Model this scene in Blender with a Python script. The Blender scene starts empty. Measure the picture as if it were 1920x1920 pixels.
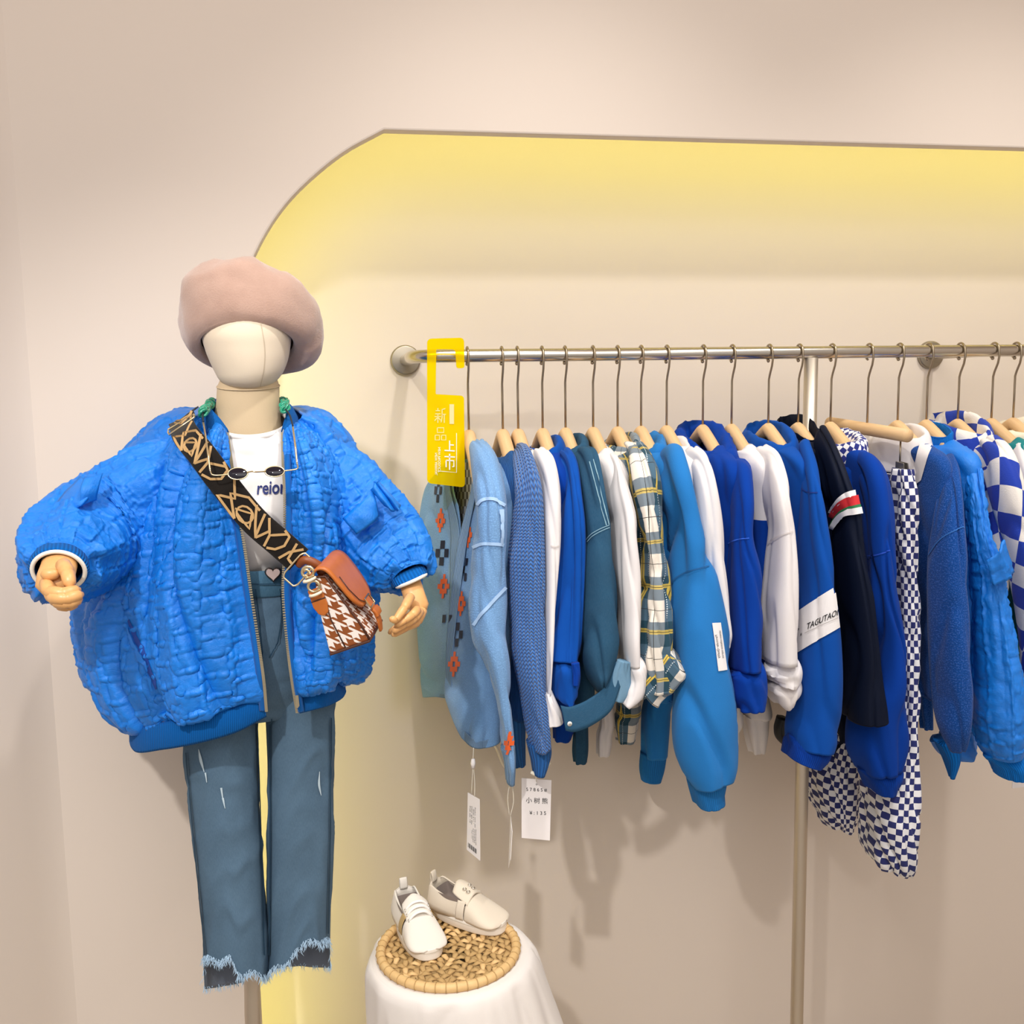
import bpy, bmesh, math, random
from mathutils import Vector as V, Matrix, noise, geometry
from mathutils.bvhtree import BVHTree
S = bpy.context.scene
C = S.collection
PI = math.pi
# ---------------------------------------------------------------- camera
FPX = 1850.0
CAM = V((0, -2.05, 1.65))
yaw, pit, rol = [math.radians(a) for a in (9.797, 6.912, 0.923)]
FW = V((math.sin(yaw) * math.cos(pit), math.cos(yaw) * math.cos(pit), -math.sin(pit)))
R0 = V((math.cos(yaw), -math.sin(yaw), 0))
U0 = R0.cross(FW)
RT = math.cos(rol) * R0 - math.sin(rol) * U0
UP = math.cos(rol) * U0 + math.sin(rol) * R0
cd = bpy.data.cameras.new('camera')
cd.sensor_width = 36; cd.lens = 36 * FPX / 1920; cd.clip_start = .05
cam = bpy.data.objects.new('camera', cd); C.objects.link(cam)
cam.matrix_world = Matrix(((RT.x, UP.x, -FW.x, CAM.x), (RT.y, UP.y, -FW.y, CAM.y), (RT.z, UP.z, -FW.z, CAM.z), (0, 0, 0, 1)))
S.camera = cam
# ---------------------------------------------------------------- light and exposure
S.view_settings.view_transform = 'Standard'
S.view_settings.look = 'None'
S.view_settings.gamma = 1
S.view_settings.use_curve_mapping = False
S.view_settings.exposure = 0.0
w = bpy.data.worlds.new('world'); S.world = w; w.use_nodes = True
w.node_tree.nodes['Background'].inputs[0].default_value = (1, .95, .90, 1)
w.node_tree.nodes['Background'].inputs[1].default_value = .64
def spot(name, loc, tgt, power, angle, blend, radius, colr):
    l = bpy.data.lights.new(name, 'SPOT'); l.energy = power; l.spot_size = math.radians(angle); l.spot_blend = blend
    l.shadow_soft_size = radius; l.color = colr
    o = bpy.data.objects.new(name, l); C.objects.link(o); o.location = loc
    o.rotation_euler = (V(tgt) - V(loc)).to_track_quat('-Z', 'Y').to_euler()
    return o
WARM = (1, .965, .91)
spot('ceiling_spot', (.35, -1.03, 2.98), (.40, -.42, .8), 66, 84, 1.0, .05, WARM)
spot('ceiling_spot', (1.36, -1.03, 2.98), (1.34, -.42, .8), 66, 84, 1.0, .05, WARM)
spot('ceiling_spot', (-.72, -2.4, 2.98), (-.22, -.5, 1.15), 150, 42, .8, .04, WARM)
la = bpy.data.lights.new('soft_area_fill', 'AREA'); la.shape = 'RECTANGLE'; la.size = 2.4; la.size_y = 1.6; la.energy = 27; la.color = (1, .97, .93)  # added soft fill light, not a real fixture
lo = bpy.data.objects.new('soft_area_fill', la); C.objects.link(lo); lo.location = (.5, -2.9, 2.9); lo.rotation_euler = (math.radians(38), 0, 0)
lb = bpy.data.lights.new('upper_wall_fill', 'AREA'); lb.shape = 'RECTANGLE'; lb.size = 2.6; lb.size_y = .5; lb.energy = 7.5; lb.color = (1, .97, .93)  # added area light to brighten the upper wall, no lamp there
lp = bpy.data.objects.new('upper_wall_fill', lb); C.objects.link(lp); lp.location = (.2, -1.45, 2.93); lp.rotation_euler = (math.radians(62), 0, 0)

# ---------------------------------------------------------------- helpers
def rgb(h):
    h = h.lstrip('#'); r = []
    for i in (0, 2, 4):
        c = int(h[i:i + 2], 16) / 255
        r.append(c / 12.92 if c <= .04045 else ((c + .055) / 1.055) ** 2.4)
    return (*r, 1)
def P(x, y, Y):
    d = FW + (x - 960) / FPX * RT - (y - 960) / FPX * UP
    return CAM + d * ((Y - CAM.y) / d.y)
def ray(x, y): return (FW + (x - 960) / FPX * RT - (y - 960) / FPX * UP).normalized()
def px(p):
    d = V(p) - CAM; k = d.dot(FW)
    return 960 + FPX * d.dot(RT) / k, 960 - FPX * d.dot(UP) / k

class N:
    """tiny node builder"""
    def __init__(s, name):
        s.m = bpy.data.materials.new(name); s.m.use_nodes = True; s.t = s.m.node_tree; s.b = s.t.nodes['Principled BSDF']
    def n(s, typ, **k):
        o = s.t.nodes.new('ShaderNode' + typ)
        for a, v in k.items(): setattr(o, a, v)
        return o
    def link(s, a, b): s.t.links.new(a, b)
    def setin(s, node, idx, v):
        if v is None: return
        if isinstance(v, bpy.types.NodeSocket): s.link(v, node.inputs[idx])
        else: node.inputs[idx].default_value = v
    def math(s, op, a, b=None, c=None):
        o = s.n('Math', operation=op); s.setin(o, 0, a); s.setin(o, 1, b); s.setin(o, 2, c); return o.outputs[0]
    def mix(s, f, a, b):
        o = s.n('Mix', data_type='RGBA'); s.setin(o, 0, f); s.setin(o, 6, a); s.setin(o, 7, b); return o.outputs[2]
    def uv(s, scale=1.0, rot=0.0, obj=False):
        t = s.n('TexCoord'); m = s.n('Mapping'); m.inputs['Rotation'].default_value = (0, 0, rot)
        m.inputs['Scale'].default_value = (scale,) * 3 if not isinstance(scale, tuple) else scale
        s.link(t.outputs['Object' if obj else 'UV'], m.inputs[0]); return m.outputs[0]
    def noise(s, vec, scale, detail=3, rough=.5):
        o = s.n('TexNoise'); s.link(vec, o.inputs['Vector']); o.inputs['Scale'].default_value = scale
        o.inputs['Detail'].default_value = detail; o.inputs['Roughness'].default_value = rough; return o.outputs[0]
    def bump(s, h, strength=.3, dist=.001, prev=None):
        o = s.n('Bump'); o.inputs['Strength'].default_value = strength; o.inputs['Distance'].default_value = dist
        s.link(h, o.inputs['Height'])
        if prev: s.link(prev, o.inputs['Normal'])
        s.link(o.outputs[0], s.b.inputs['Normal']); return o.outputs[0]
    def base(s, c): s.setin(s.b, 'Base Color', c)
    def p(s, **k):
        for a, v in k.items(): s.b.inputs[a.replace('_', ' ')].default_value = v
        return s
    def band(s, co, per, a, wd):
        """1 where fract(co/per) lies in [a, a+wd] (in units of per)"""
        f = s.math('FRACT', s.math('ADD', s.math('DIVIDE', co, per), 100.0 - a))
        return s.math('LESS_THAN', f, wd)
def plain(name, h, rough=.5, metal=0, **k):
    n = N(name); n.base(rgb(h)); n.p(Roughness=rough, Metallic=metal, **k); return n.m
def fabric(name, h, rough=.85, mott=.18, msc=9, fine=900, fb=.25, sheen=.15, fuzz=0, twill=0, spec=.12):
    n = N(name); uv = n.uv()
    c = rgb(h); d = tuple(x * (1 - mott) for x in c[:3]) + (1,); l = tuple(min(1, x * (1 + mott * .8) + .001) for x in c[:3]) + (1,)
    k = n.mix(n.noise(uv, msc, 5, .6), d, l)
    if fuzz:
        k = n.mix(n.math('MULTIPLY', n.math('GREATER_THAN', n.noise(uv, 420, 2, .7), .56), fuzz), k, tuple(min(1, x * 1.7 + .05) for x in c[:3]) + (1,))
    if twill:
        k = n.mix(n.math('MULTIPLY', n.noise(uv, 700, 2, .8), twill), k, tuple(min(1, x * 2.2 + .04) for x in c[:3]) + (1,))
    n.base(k); n.p(Roughness=rough, Sheen_Weight=sheen, Specular_IOR_Level=spec)
    n.bump(n.noise(uv, fine, 2, .6), fb, .0012)
    return n.m

OFF = {}
def tag(o, label=None, cat=None, group=None, kind=None):
    if label: o['label'] = label
    if cat: o['category'] = cat
    if group: o['group'] = group
    if kind: o['kind'] = kind
    return o
def thing(name, loc, label, cat, group=None):
    o = bpy.data.objects.new(name, None); C.objects.link(o); o.location = loc; o.empty_display_size = .05
    OFF[o.name] = V(loc); return tag(o, label, cat, group)
def mk(name, verts, faces, mat, parent=None, uvs=None, smooth=True, kind=None, label=None):
    me = bpy.data.meshes.new(name)
    off = OFF.get(parent.name, V((0, 0, 0))) if parent else V((0, 0, 0))
    me.from_pydata([V(v) - off for v in verts], [], faces)
    if mat: me.materials.append(mat)
    if uvs:
        l = me.uv_layers.new(name='UVMap'); l.data.foreach_set('uv', [x for u in uvs for x in u])
    if smooth: me.polygons.foreach_set('use_smooth', [True] * len(me.polygons))
    o = bpy.data.objects.new(name, me); C.objects.link(o)
    OFF[o.name] = off
    if parent: o.parent = parent
    return tag(o, kind=kind, label=label)
def frombm(name, bm, mat, parent=None, smooth=True, **k):
    bm.normal_update(); bm.verts.index_update()
    vs = [v.co.copy() for v in bm.verts]; fs = [[v.index for v in f.verts] for f in bm.faces]; bm.free()
    return mk(name, vs, fs, mat, parent, None, smooth, **k)
def cr(pts, n, closed=False):
    """catmull-rom through pts (vectors or tuples), n samples"""
    m = len(pts); out = []
    pts = [V(p) if not isinstance(p, V) else p for p in pts]
    segs = m if closed else m - 1
    for i in range(n):
        t = i / n * segs if closed else i / (n - 1) * segs
        k = min(int(t), segs - 1); f = t - k
        if closed: a, b, c, d = (pts[(k + j) % m] for j in (-1, 0, 1, 2))
        else:
            b, c = pts[k], pts[k + 1]
            a = pts[k - 1] if k else b * 2 - c
            d = pts[k + 2] if k + 2 < m else c * 2 - b
        out.append(.5 * (2 * b + (c - a) * f + (2 * a - 5 * b + 4 * c - d) * f * f + (3 * b - a - 3 * c + d) * f ** 3))
    return out
def crs(vals, n): return [v[0] for v in cr([V((x, 0)) for x in vals], n)]
def dense(rows, nv, nu, closed):
    """control grid -> dense grid, smooth both ways"""
    r = [cr(row, nu, closed) for row in rows]
    cols = [cr([row[i] for row in r], nv) for i in range(nu)]
    return [[cols[i][j] for i in range(nu)] for j in range(nv)]
def loft(name, rings, mat, parent=None, closed=True, cap=(0, 0), disp=None, flip=False, kind=None, label=None, thick=0, smooth=True, useg=None):
    nv, nu = len(rings), len(rings[0])
    per = [sum((r[i] - r[i - 1]).length for i in range(0 if closed else 1, nu)) for r in rings]
    mp = sum(per) / nv
    vv = [0]
    for j in range(1, nv): vv.append(vv[-1] + sum((rings[j][i] - rings[j - 1][i]).length for i in range(nu)) / nu)
    den = nu if closed else nu - 1
    if useg:
        cu = [0]
        mid = rings[useg]
        for i in range(1, nu + 1): cu.append(cu[-1] + (mid[i % nu] - mid[i - 1]).length)
    else: cu = [i / den * mp for i in range(nu + 1)]
    if disp:
        new = []
        for j in range(nv):
            row = []
            for i in range(nu):
                if closed: a, b = rings[j][(i + 1) % nu], rings[j][i - 1]
                else: a, b = rings[j][min(i + 1, nu - 1)], rings[j][max(i - 1, 0)]
                t = a - b; q = rings[min(j + 1, nv - 1)][i] - rings[max(j - 1, 0)][i]
                n = q.cross(t)
                n = n.normalized() if n.length > 1e-9 else V((0, 0, 0))
                if flip: n = -n
                row.append(rings[j][i] + n * disp(cu[i], vv[j], i / den, j / (nv - 1)))
            new.append(row)
        rings = new
    vs = [p for r in rings for p in r]; fs = []; uvs = []
    for j in range(nv - 1):
        for i in range(nu if closed else nu - 1):
            k = (i + 1) % nu
            q = [(j, i, i), (j, k, i + 1), (j + 1, k, i + 1), (j + 1, i, i)]
            if not flip: q = q[::-1]
            fs.append([a * nu + b for a, b, _ in q]); uvs += [(cu[c], vv[a]) for a, b, c in q]
    for e, j in ((0, 0), (1, nv - 1)):
        if cap[e]:
            c = V((0, 0, 0))
            for p in rings[j]: c += p
            vs.append(c / nu); ci = len(vs) - 1
            for i in range(nu if closed else nu - 1):
                k = (i + 1) % nu
                q = [j * nu + i, j * nu + k, ci]
                if (e == 0) == flip: q = q[::-1]
                fs.append(q); uvs += [(cu[i], vv[j]), (cu[i + 1], vv[j]), (cu[i], vv[j] + .01)]
    o = mk(name, vs, fs, mat, parent, uvs, smooth, kind, label)
    if thick:
        m = o.modifiers.new('thickness', 'SOLIDIFY'); m.thickness = thick; m.offset = -1
    return o
def tube(name, pts, rad, mat, parent=None, n=10, cap=(1, 1), closed=False, ref=None, **k):
    """round tube through pts; rad number, list of numbers or (rx,ry) along ref"""
    pts = [V(p) for p in pts]; m = len(pts)
    rr = rad if isinstance(rad, (list, tuple)) else [rad] * m
    rings = []; pr = V(ref) if ref else None
    for j in range(m):
        if closed: t = (pts[(j + 1) % m] - pts[j - 1])
        else: t = pts[min(j + 1, m - 1)] - pts[max(j - 1, 0)]
        t = t.normalized() if t.length > 1e-9 else V((0, 0, 1))
        if pr is None: pr = V((1, 0, 0)) if abs(t.x) < .8 else V((0, 0, 1))
        base = V(ref) if ref else pr
        x = base - t * base.dot(t); x = x.normalized() if x.length > 1e-6 else t.orthogonal().normalized()
        y = t.cross(x)
        if not ref: pr = x
        r = rr[j]; rx, ry = r if isinstance(r, (tuple, list)) else (r, r)
        rings.append([pts[j] + x * rx * math.cos(a) + y * ry * math.sin(a) for a in [2 * PI * i / n for i in range(n)]])
    if closed: rings.append(rings[0])
    return loft(name, rings, mat, parent, True, (0, 0) if closed else cap, **k)
def box_bm(bm, c, s, rot=None):
    m = Matrix.Translation(V(c)) @ (rot.to_4x4() if rot else Matrix.Identity(4)) @ Matrix.Diagonal((*s, 1))
    bmesh.ops.create_cube(bm, size=1, matrix=m)
def lathe(name, prof, center, axis, mat, parent=None, n=32, cap=(1, 1), **k):
    a = V(axis).normalized(); x = a.orthogonal().normalized(); y = a.cross(x)
    return loft(name, [[V(center) + a * h + x * r * math.cos(t) + y * r * math.sin(t) for t in [2 * PI * i / n for i in range(n)]] for r, h in prof], mat, parent, True, cap, **k)
def bevel(o, wd, seg=2):
    m = o.modifiers.new('bevel', 'BEVEL'); m.width = wd; m.segments = seg; m.limit_method = 'ANGLE'; return o
def prism(name, poly, d, mat, parent=None, smooth=False, **k):
    """poly: list of vectors (planar), d: extrusion vector"""
    n = len(poly); d = V(d)
    vs = [V(p) for p in poly] + [V(p) + d for p in poly]
    fs = [list(range(n))[::-1], [n + i for i in range(n)]] + [[i, (i + 1) % n, n + (i + 1) % n, n + i] for i in range(n)]
    bm = bmesh.new(); q = [bm.verts.new(v) for v in vs]
    for f in fs: bm.faces.new([q[i] for i in f])
    bmesh.ops.recalc_face_normals(bm, faces=bm.faces)
    return frombm(name, bm, mat, parent, smooth, **k)
def bvh(*objs):
    vs = []; fs = []
    for o in objs:
        b = len(vs); of = OFF[o.name]
        vs += [v.co + of for v in o.data.vertices]; fs += [[b + i for i in p.vertices] for p in o.data.polygons]
    return BVHTree.FromPolygons(vs, fs)
def hit(t, x, y, off, dflt=None):
    d = ray(x, y); p, n, i, dist = t.ray_cast(CAM, d)
    if p is None: return dflt
    if n.dot(d) > 0: n = -n
    return p + n * off
def grid_decal(name, t, quad, nx, ny, mat, parent, off=.0015, hole=None, **k):
    """a patch sewn or knitted onto a surface; quad corners tl,tr,br,bl looked up on the surface"""
    tl, tr, br, bl = [V(q) for q in quad]; vs = []; ok = []
    last = None
    for j in range(ny + 1):
        for i in range(nx + 1):
            a, b = i / nx, j / ny
            q = (tl * (1 - a) + tr * a) * (1 - b) + (bl * (1 - a) + br * a) * b
            p = hit(t, q.x, q.y, off); ok.append(p is not None); vs.append(p if p is not None else V((0, 0, 0)))
    fs = []; uvs = []; W = nx + 1
    for j in range(ny):
        for i in range(nx):
            q = [j * W + i, j * W + i + 1, (j + 1) * W + i + 1, (j + 1) * W + i]
            if not all(ok[z] for z in q): continue
            if max((vs[q[a]] - vs[q[a - 1]]).length for a in range(4)) > .06: continue
            fs.append(q[::-1]); uvs += [((z % W) / nx, 1 - (z // W) / ny) for z in q[::-1]]
    used = sorted({i for f in fs for i in f}); mp = {a: b for b, a in enumerate(used)}
    if not fs: return None
    return mk(name, [vs[i] for i in used], [[mp[i] for i in f] for f in fs], mat, parent, uvs, **k)
def line_decal(name, t, pts, wd, mat, parent, off=.0015, n=24, **k):
    """thin stitched strip along a line looked up on a surface"""
    c = cr([V(p) for p in pts], n); vs = []; fs = []
    ws = wd if isinstance(wd, (list, tuple)) else [wd] * n
    if len(ws) != n: ws = crs(ws, n)
    ok = []
    for i in range(n):
        tn = (c[min(i + 1, n - 1)] - c[max(i - 1, 0)]).normalized(); q = V((-tn.y, tn.x))
        for s in (-1, 1):
            z = c[i] + q * ws[i] / 2 * s; p = hit(t, z.x, z.y, off); ok.append(p is not None); vs.append(p if p is not None else V((0, 0, 0)))
    for i in range(n - 1):
        q = [2 * i, 2 * i + 1, 2 * i + 3, 2 * i + 2]
        if all(ok[a] for a in q) and max((vs[q[a]] - vs[q[a - 1]]).length for a in range(4)) < .06: fs.append(q)
    used = sorted({i for f in fs for i in f}); mp = {a: b for b, a in enumerate(used)}
    if not fs: return None
    return mk(name, [vs[i] for i in used], [[mp[i] for i in f] for f in fs], mat, parent, None, **k)
def text_mesh(body, size=1.0, bold=0.0, cx='CENTER'):
    cu = bpy.data.curves.new('lettering', 'FONT'); cu.body = body; cu.size = size; cu.align_x = cx; cu.align_y = 'CENTER'; cu.offset = bold; cu.resolution_u = 3
    o = bpy.data.objects.new('lettering', cu); C.objects.link(o)
    dg = bpy.context.evaluated_depsgraph_get(); dg.update()
    me = bpy.data.meshes.new_from_object(o.evaluated_get(dg))
    vs = [v.co.copy() for v in me.vertices]; fs = [list(p.vertices) for p in me.polygons]
    bpy.data.objects.remove(o); bpy.data.meshes.remove(me)
    return vs, fs
def text_decal(name, t, body, center, ax, ay, mat, parent, off=.002, bold=0.0, **k):
    """lettering printed on a surface; ax, ay: picture vectors of one em along and across the line"""
    vs, fs = text_mesh(body, 1.0, bold); out = []; c = V(center); ax = V(ax); ay = V(ay)
    for v in vs:
        q = c + ax * v.x + ay * v.y; p = hit(t, q.x, q.y, off); out.append(p)
    fs = [f for f in fs if all(out[i] is not None for i in f)]
    used = sorted({i for f in fs for i in f}); mp = {a: b for b, a in enumerate(used)}
    if not fs: return None
    return mk(name, [out[i] for i in used], [[mp[i] for i in f] for f in fs], mat, parent, None, False, **k)
def folds(A, seed, fu=14, fv=2.2, R=.045):
    r = fu * R
    def d(u, v, s, t):
        x, y = r * math.cos(2 * PI * s), r * math.sin(2 * PI * s)
        n = noise.noise(V((x, y, v * fv + seed * 7.3)))
        m = noise.noise(V((x * 2.2 + 9, y * 2.2, v * fv * 2.4 + seed * 3.1)))
        k = noise.noise(V((x * 1.3 + 2, y * 1.3 + v * fv * 1.5, v * fv * 2.8 - x * .9 + seed)))
        return A * (2.0 * n + .8 * m + 1.5 * (max(0, .22 - abs(k)) * 4 - .4))
    return d

# ---------------------------------------------------------------- room
def wallmat(name, h):
    n = N(name); uv = n.uv(1, 0, True); c = rgb(h)
    n.base(n.mix(n.noise(uv, 1.3, 4), tuple(x * .975 for x in c[:3]) + (1,), tuple(min(1, x * 1.02) for x in c[:3]) + (1,)))
    n.p(Roughness=.8); n.bump(n.noise(uv, 220, 3), .06, .001); return n.m
WALL = wallmat('painted_plaster', '#e0d3c8')
def struct(name, vs, fs, m=WALL, smooth=False): return mk(name, vs, fs, m, None, None, smooth, 'structure')
XL, XR, ZC, YP, PT = -.535, 2.6, 3.0, -.22, .03
LIP = 2.117
ec = cr([P(x, y, YP) for x, y in ((720, 243), (640, 288), (562, 354), (510, 418), (470, 495), (452, 565), (447, 650))], 25)
EX = P(488, 1900, YP).x
edge = [(XR, LIP)] + [(p.x, p.z) for p in ec] + [(EX, ec[-1].z - .06), (EX, 0)]
poly = [(XL - .25, 0), (XL - .25, ZC), (XR, ZC)] + edge
bm = bmesh.new()
fv = [bm.verts.new((x, YP, z)) for x, z in poly]; f = bm.faces.new(fv)
r = bmesh.ops.extrude_face_region(bm, geom=[f]); bmesh.ops.translate(bm, vec=(0, PT, 0), verts=[v for v in r['geom'] if isinstance(v, bmesh.types.BMVert)])
bmesh.ops.recalc_face_normals(bm, faces=bm.faces); bmesh.ops.triangulate(bm, faces=[q for q in bm.faces if len(q.verts) > 4])
wp = frombm('wall_back', bm, WALL, None, False, kind='structure'); bevel(wp, .004, 2)
# niche: recess wall with its closed top and side
struct('wall_recess', [(-.32, 0, 0), (XR, 0, 0), (XR, 0, LIP + .13), (-.32, 0, LIP + .13), (-.32, YP + PT, 0), (-.32, YP + PT, LIP + .13), (XR, YP + PT, LIP + .13)],
       [(0, 1, 2, 3), (0, 3, 5, 4), (3, 2, 6, 5)])
# left wall with a rounded inner corner
pr = [(XL - 1.5, -1.6), (XL - .03, YP - .035), (XL - .01, YP - .010), (XL + .015, YP + .001)]
wl = struct('wall_left', [(x, y, z) for z in (0, ZC) for x, y in pr], [(i, i + 1, len(pr) + i + 1, len(pr) + i) for i in range(len(pr) - 1)], WALL, True)
struct('wall_right', [(XR, 0, 0), (XR, -4, 0), (XR, -4, ZC), (XR, 0, ZC)], [(0, 1, 2, 3)])
struct('floor', [(-3, -5, 0), (XR, -5, 0), (XR, 0, 0), (-3, 0, 0)], [(0, 1, 2, 3)], plain('floor_tile', '#b9ab98', .35))
struct('ceiling', [(XL - .5, -1.7, ZC), (XR, -1.7, ZC), (XR, YP + .02, ZC), (XL - .5, YP + .02, ZC)], [(0, 3, 2, 1)])
# led strip hidden behind the lip of the niche
n = N('led_yellow'); n.base((0, 0, 0, 1)); n.p(Emission_Strength=17.0); n.b.inputs['Emission Color'].default_value = (1, .98, .27, 1); LED = n.m
ep = [(x, z) for x, z in edge]
ez = edge[-2][1]
ep = [(XR, LIP)] + [(XR - (XR - .106) * i / 12, LIP) for i in range(1, 12)] + edge[1:-1] + [(EX, ez - ez * i / 12) for i in range(1, 13)]
vs = []
for i, (x, z) in enumerate(ep):
    a = V(ep[max(i - 1, 0)]); b = V(ep[min(i + 1, len(ep) - 1)]); t = (b - a).normalized(); nn = V((t.y, -t.x))
    if nn.y < -.01 or nn.x > .01: nn = -nn
    for d in (.02, .034): vs.append((x + nn.x * d, YP + PT + .004, z + nn.y * d))
led = mk('led_strip', vs, [(2 * i, 2 * i + 1, 2 * i + 3, 2 * i + 2) for i in range(len(ep) - 1)], LED, None, None, False)
tag(led, 'yellow glowing light strip behind the rounded lip of the wall niche', 'light strip')

# ---------------------------------------------------------------- clothes rail
CHROME = N('brushed_steel'); CHROME.base(rgb('#c9c2b8')); CHROME.p(Roughness=.22, Metallic=1.0); CHROME = CHROME.m
STEEL = N('satin_steel'); STEEL.base(rgb('#d2c8bb')); STEEL.p(Roughness=.48, Metallic=1.0); STEEL = STEEL.m
FLNG = N('flange_steel'); FLNG.base(rgb('#a39a8c')); FLNG.p(Roughness=.42, Metallic=1.0); FLNG = FLNG.m
WIRE = N('hook_wire'); WIRE.base(rgb('#a89a86')); WIRE.p(Roughness=.3, Metallic=1.0); WIRE = WIRE.m
RY, RZ, RR = -.22, 1.7185, .0122
rail = thing('clothes_rail', (.14, 0, RZ), 'chrome wall-mounted clothes rail with a bent left end and round flanges', 'clothes rail')
bend = [(.1375, -.004, RZ), (.1375, -.15, RZ)] + [(.1375 + .05 - .05 * math.cos(a), -.17 - .05 * math.sin(a), RZ) for a in [PI / 2 * i / 8 for i in range(9)]] + [(.5, RY, RZ), (1, RY, RZ), (1.7, RY, RZ), (2.5, RY, RZ)]
tube('rod', bend, RR, CHROME, rail, 24)
for fx in (.1375, 1.3125):
    lathe('flange', [(.0125, -.0110), (.0135, -.0108), (.027, -.0102), (.0285, -.0098), (.0300, -.0085), (.0308, -.006), (.031, -.004), (.031, 0)], (fx, 0, RZ), (0, 1, 0), FLNG, rail, 40)
lathe('bracket_arm', [(.0105, 0), (.0105, .21)], (1.3125, -.005, RZ), (0, -1, 0), STEEL, rail, 20)
tube('post', [P(1521, 669, RY) + V((0, 0, -.002)), P(1521, 669, RY) * .7 + P(1494, 1900, RY) * .3, P(1494, 1900, RY), V((P(1494, 1900, RY).x, RY, 0.0))], .0135, STEEL, rail, 24)

# ---------------------------------------------------------------- hangers
def woodmat(name, h, h2):
    n = N(name); uv = n.uv((60, 6, 6), 0, True)
    n.base(n.mix(n.noise(uv, 3, 4, .6), rgb(h), rgb(h2))); n.p(Roughness=.5); n.bump(n.noise(uv, 12, 3), .08, .0006); return n.m
n = N('pale_beech'); uv = n.uv((4, 60, 4)); n.base(n.mix(n.noise(n.uv((60, 5, 5)), 3, 4, .6), rgb('#cfa675'), rgb('#e4c397'))); n.p(Roughness=.55); BEECH = n.m
def make_hanger(loc, label, hw=.151):
    t = thing('hanger', loc, label, 'hanger', 'wooden hangers on the rail')
    L = V(loc)  # centre of the rod above the hanger
    r = RR + .0035
    arc = [L + V((0, -r * math.sin(a), r * math.cos(a))) for a in [math.radians(d) for d in range(-165, 100, 15)]]
    pts = arc + [L + V((0, -r - .001, -.012)), L + V((0, -.013, -.026)), L + V((0, -.004, -.042)), L + V((0, 0, -.052)), L + V((0, 0, -.08)), L + V((0, 0, -.137))]
    tube('hook', pts, .0022, WIRE, t, 8)
    bm = bmesh.new(); bmesh.ops.create_uvsphere(bm, u_segments=8, v_segments=6, radius=.0036, matrix=Matrix.Translation(arc[0])); frombm('hook_tip', bm, WIRE, t)
    A = [L + V((0, s * hw * f, -.148 - .088 * f ** 1.08)) for s, f in [(1, 1), (1, .85), (1, .6), (1, .35), (1, .18), (1, .08), (1, .03), (-1, 0), (-1, .03), (-1, .08), (-1, .18), (-1, .35), (-1, .6), (-1, .85), (-1, 1)]]
    tube('arm', A, [.009] + [.0125] * 13 + [.009], BEECH, t, 16)
    return t
HX = [878, 942, 971, 1017, 1060, 1112, 1158, 1202, 1250, 1318, 1372, 1441, 1497, 1558, 1623, 1684, 1738, 1797, 1860, 1901]
HL = ['behind the yellow acrylic sign holding the pale blue patterned cardigan', 'holding the blue chunky rib sweater with white neck edge', 'holding the white sweatshirt beside the blue rib sweater',
      'holding the royal blue collared shirt', 'holding the teal denim jacket', 'holding the white polo with a blue and green striped collar', 'holding the yellow and teal plaid shirt', 'holding the sky blue hoodie with a white sleeve label',
      'holding the white sweatshirt next to the sky blue hoodie', 'holding the royal blue hoodie with a rolled cuff', 'holding the white and royal blue colour block sweatshirt', 'holding the royal blue jacket with a white lettered band',
      'holding the navy jacket with red and green sleeve stripes', 'holding the royal blue hoodie with a checkered lining', 'with a dowel end pointing at the viewer and trousers clipped below', 'holding the fuzzy blue coat with a white collar',
      'holding the bright blue quilted jacket on the rail', 'holding the large blue and white check knit', 'holding the cream and teal sweater at the right edge', 'last on the right, nearest the frame edge']
hang = {}
rnd = random.Random(4)
for i, x in enumerate(HX):
    p = P(x, 755, RY)
    if i == 14: continue
    hang[i] = V((p.x, RY, RZ))
    h = make_hanger(hang[i], 'pale wooden hanger ' + HL[i])
# ---------------------------------------------------------------- mannequin
def ell(c, rx, ry, n=40, tilt=0):
    """horizontal ellipse ring, starting at the back and going round"""
    return [c + V((rx * math.sin(a), ry * math.cos(a), tilt * math.cos(a))) for a in [2 * PI * i / n for i in range(n)]]
def ring_px(y, xl, xr, Y, ry, n=40):
    a, b = P(xl, y, Y), P(xr, y, Y); return ell((a + b) / 2, (b - a).length / 2, ry, n)
HEADM = fabric('head_linen', '#dbccb7', .9, .05, 12, 700, .15, .1)
NECKM = fabric('neck_linen', '#cdb797', .9, .06, 12, 700, .2, .1)
n = N('hand_wood'); n.base(n.mix(n.noise(n.uv((40, 40, 8), 0, True), 3, 4), rgb('#d39a5c'), rgb('#e6b47b'))); n.p(Roughness=.38); HANDW = n.m
JOINT = plain('joint_gap', '#8a5a2c', .6)
MY = -.50
mb = P(472, 1900, MY); man = thing('mannequin', (mb.x, MY, 0), 'faceless linen child mannequin with jointed wooden hands on a steel pole, wearing the beret', 'mannequin')
rows = [(590, 392, 540), (628, 379, 546), (655, 385, 544), (676, 393, 540), (697, 403, 532), (711, 411, 522), (722, 424, 509), (730, 446, 490)]
hd = [ring_px(y, a, b, MY - (max(0, y - 600) / 130) ** 2 * .020, (P(b, y, MY) - P(a, y, MY)).length * .56) for y, a, b in [(520, 440, 490), (535, 415, 515), (560, 398, 534)] + rows]
hd = [cr([r[i] for r in hd], 40) for i in range(40)]
hd = [[hd[i][j] for i in range(40)] for j in range(40)]
hdo = loft('head', hd, HEADM, man, cap=(1, 1))
line_decal('head_seam', bvh(hdo), [(488, 600), (496, 650), (495, 690), (488, 724)], 1.3, fabric('head_seam_line', '#c3b39d', .9), man, .0006, 30)
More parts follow.
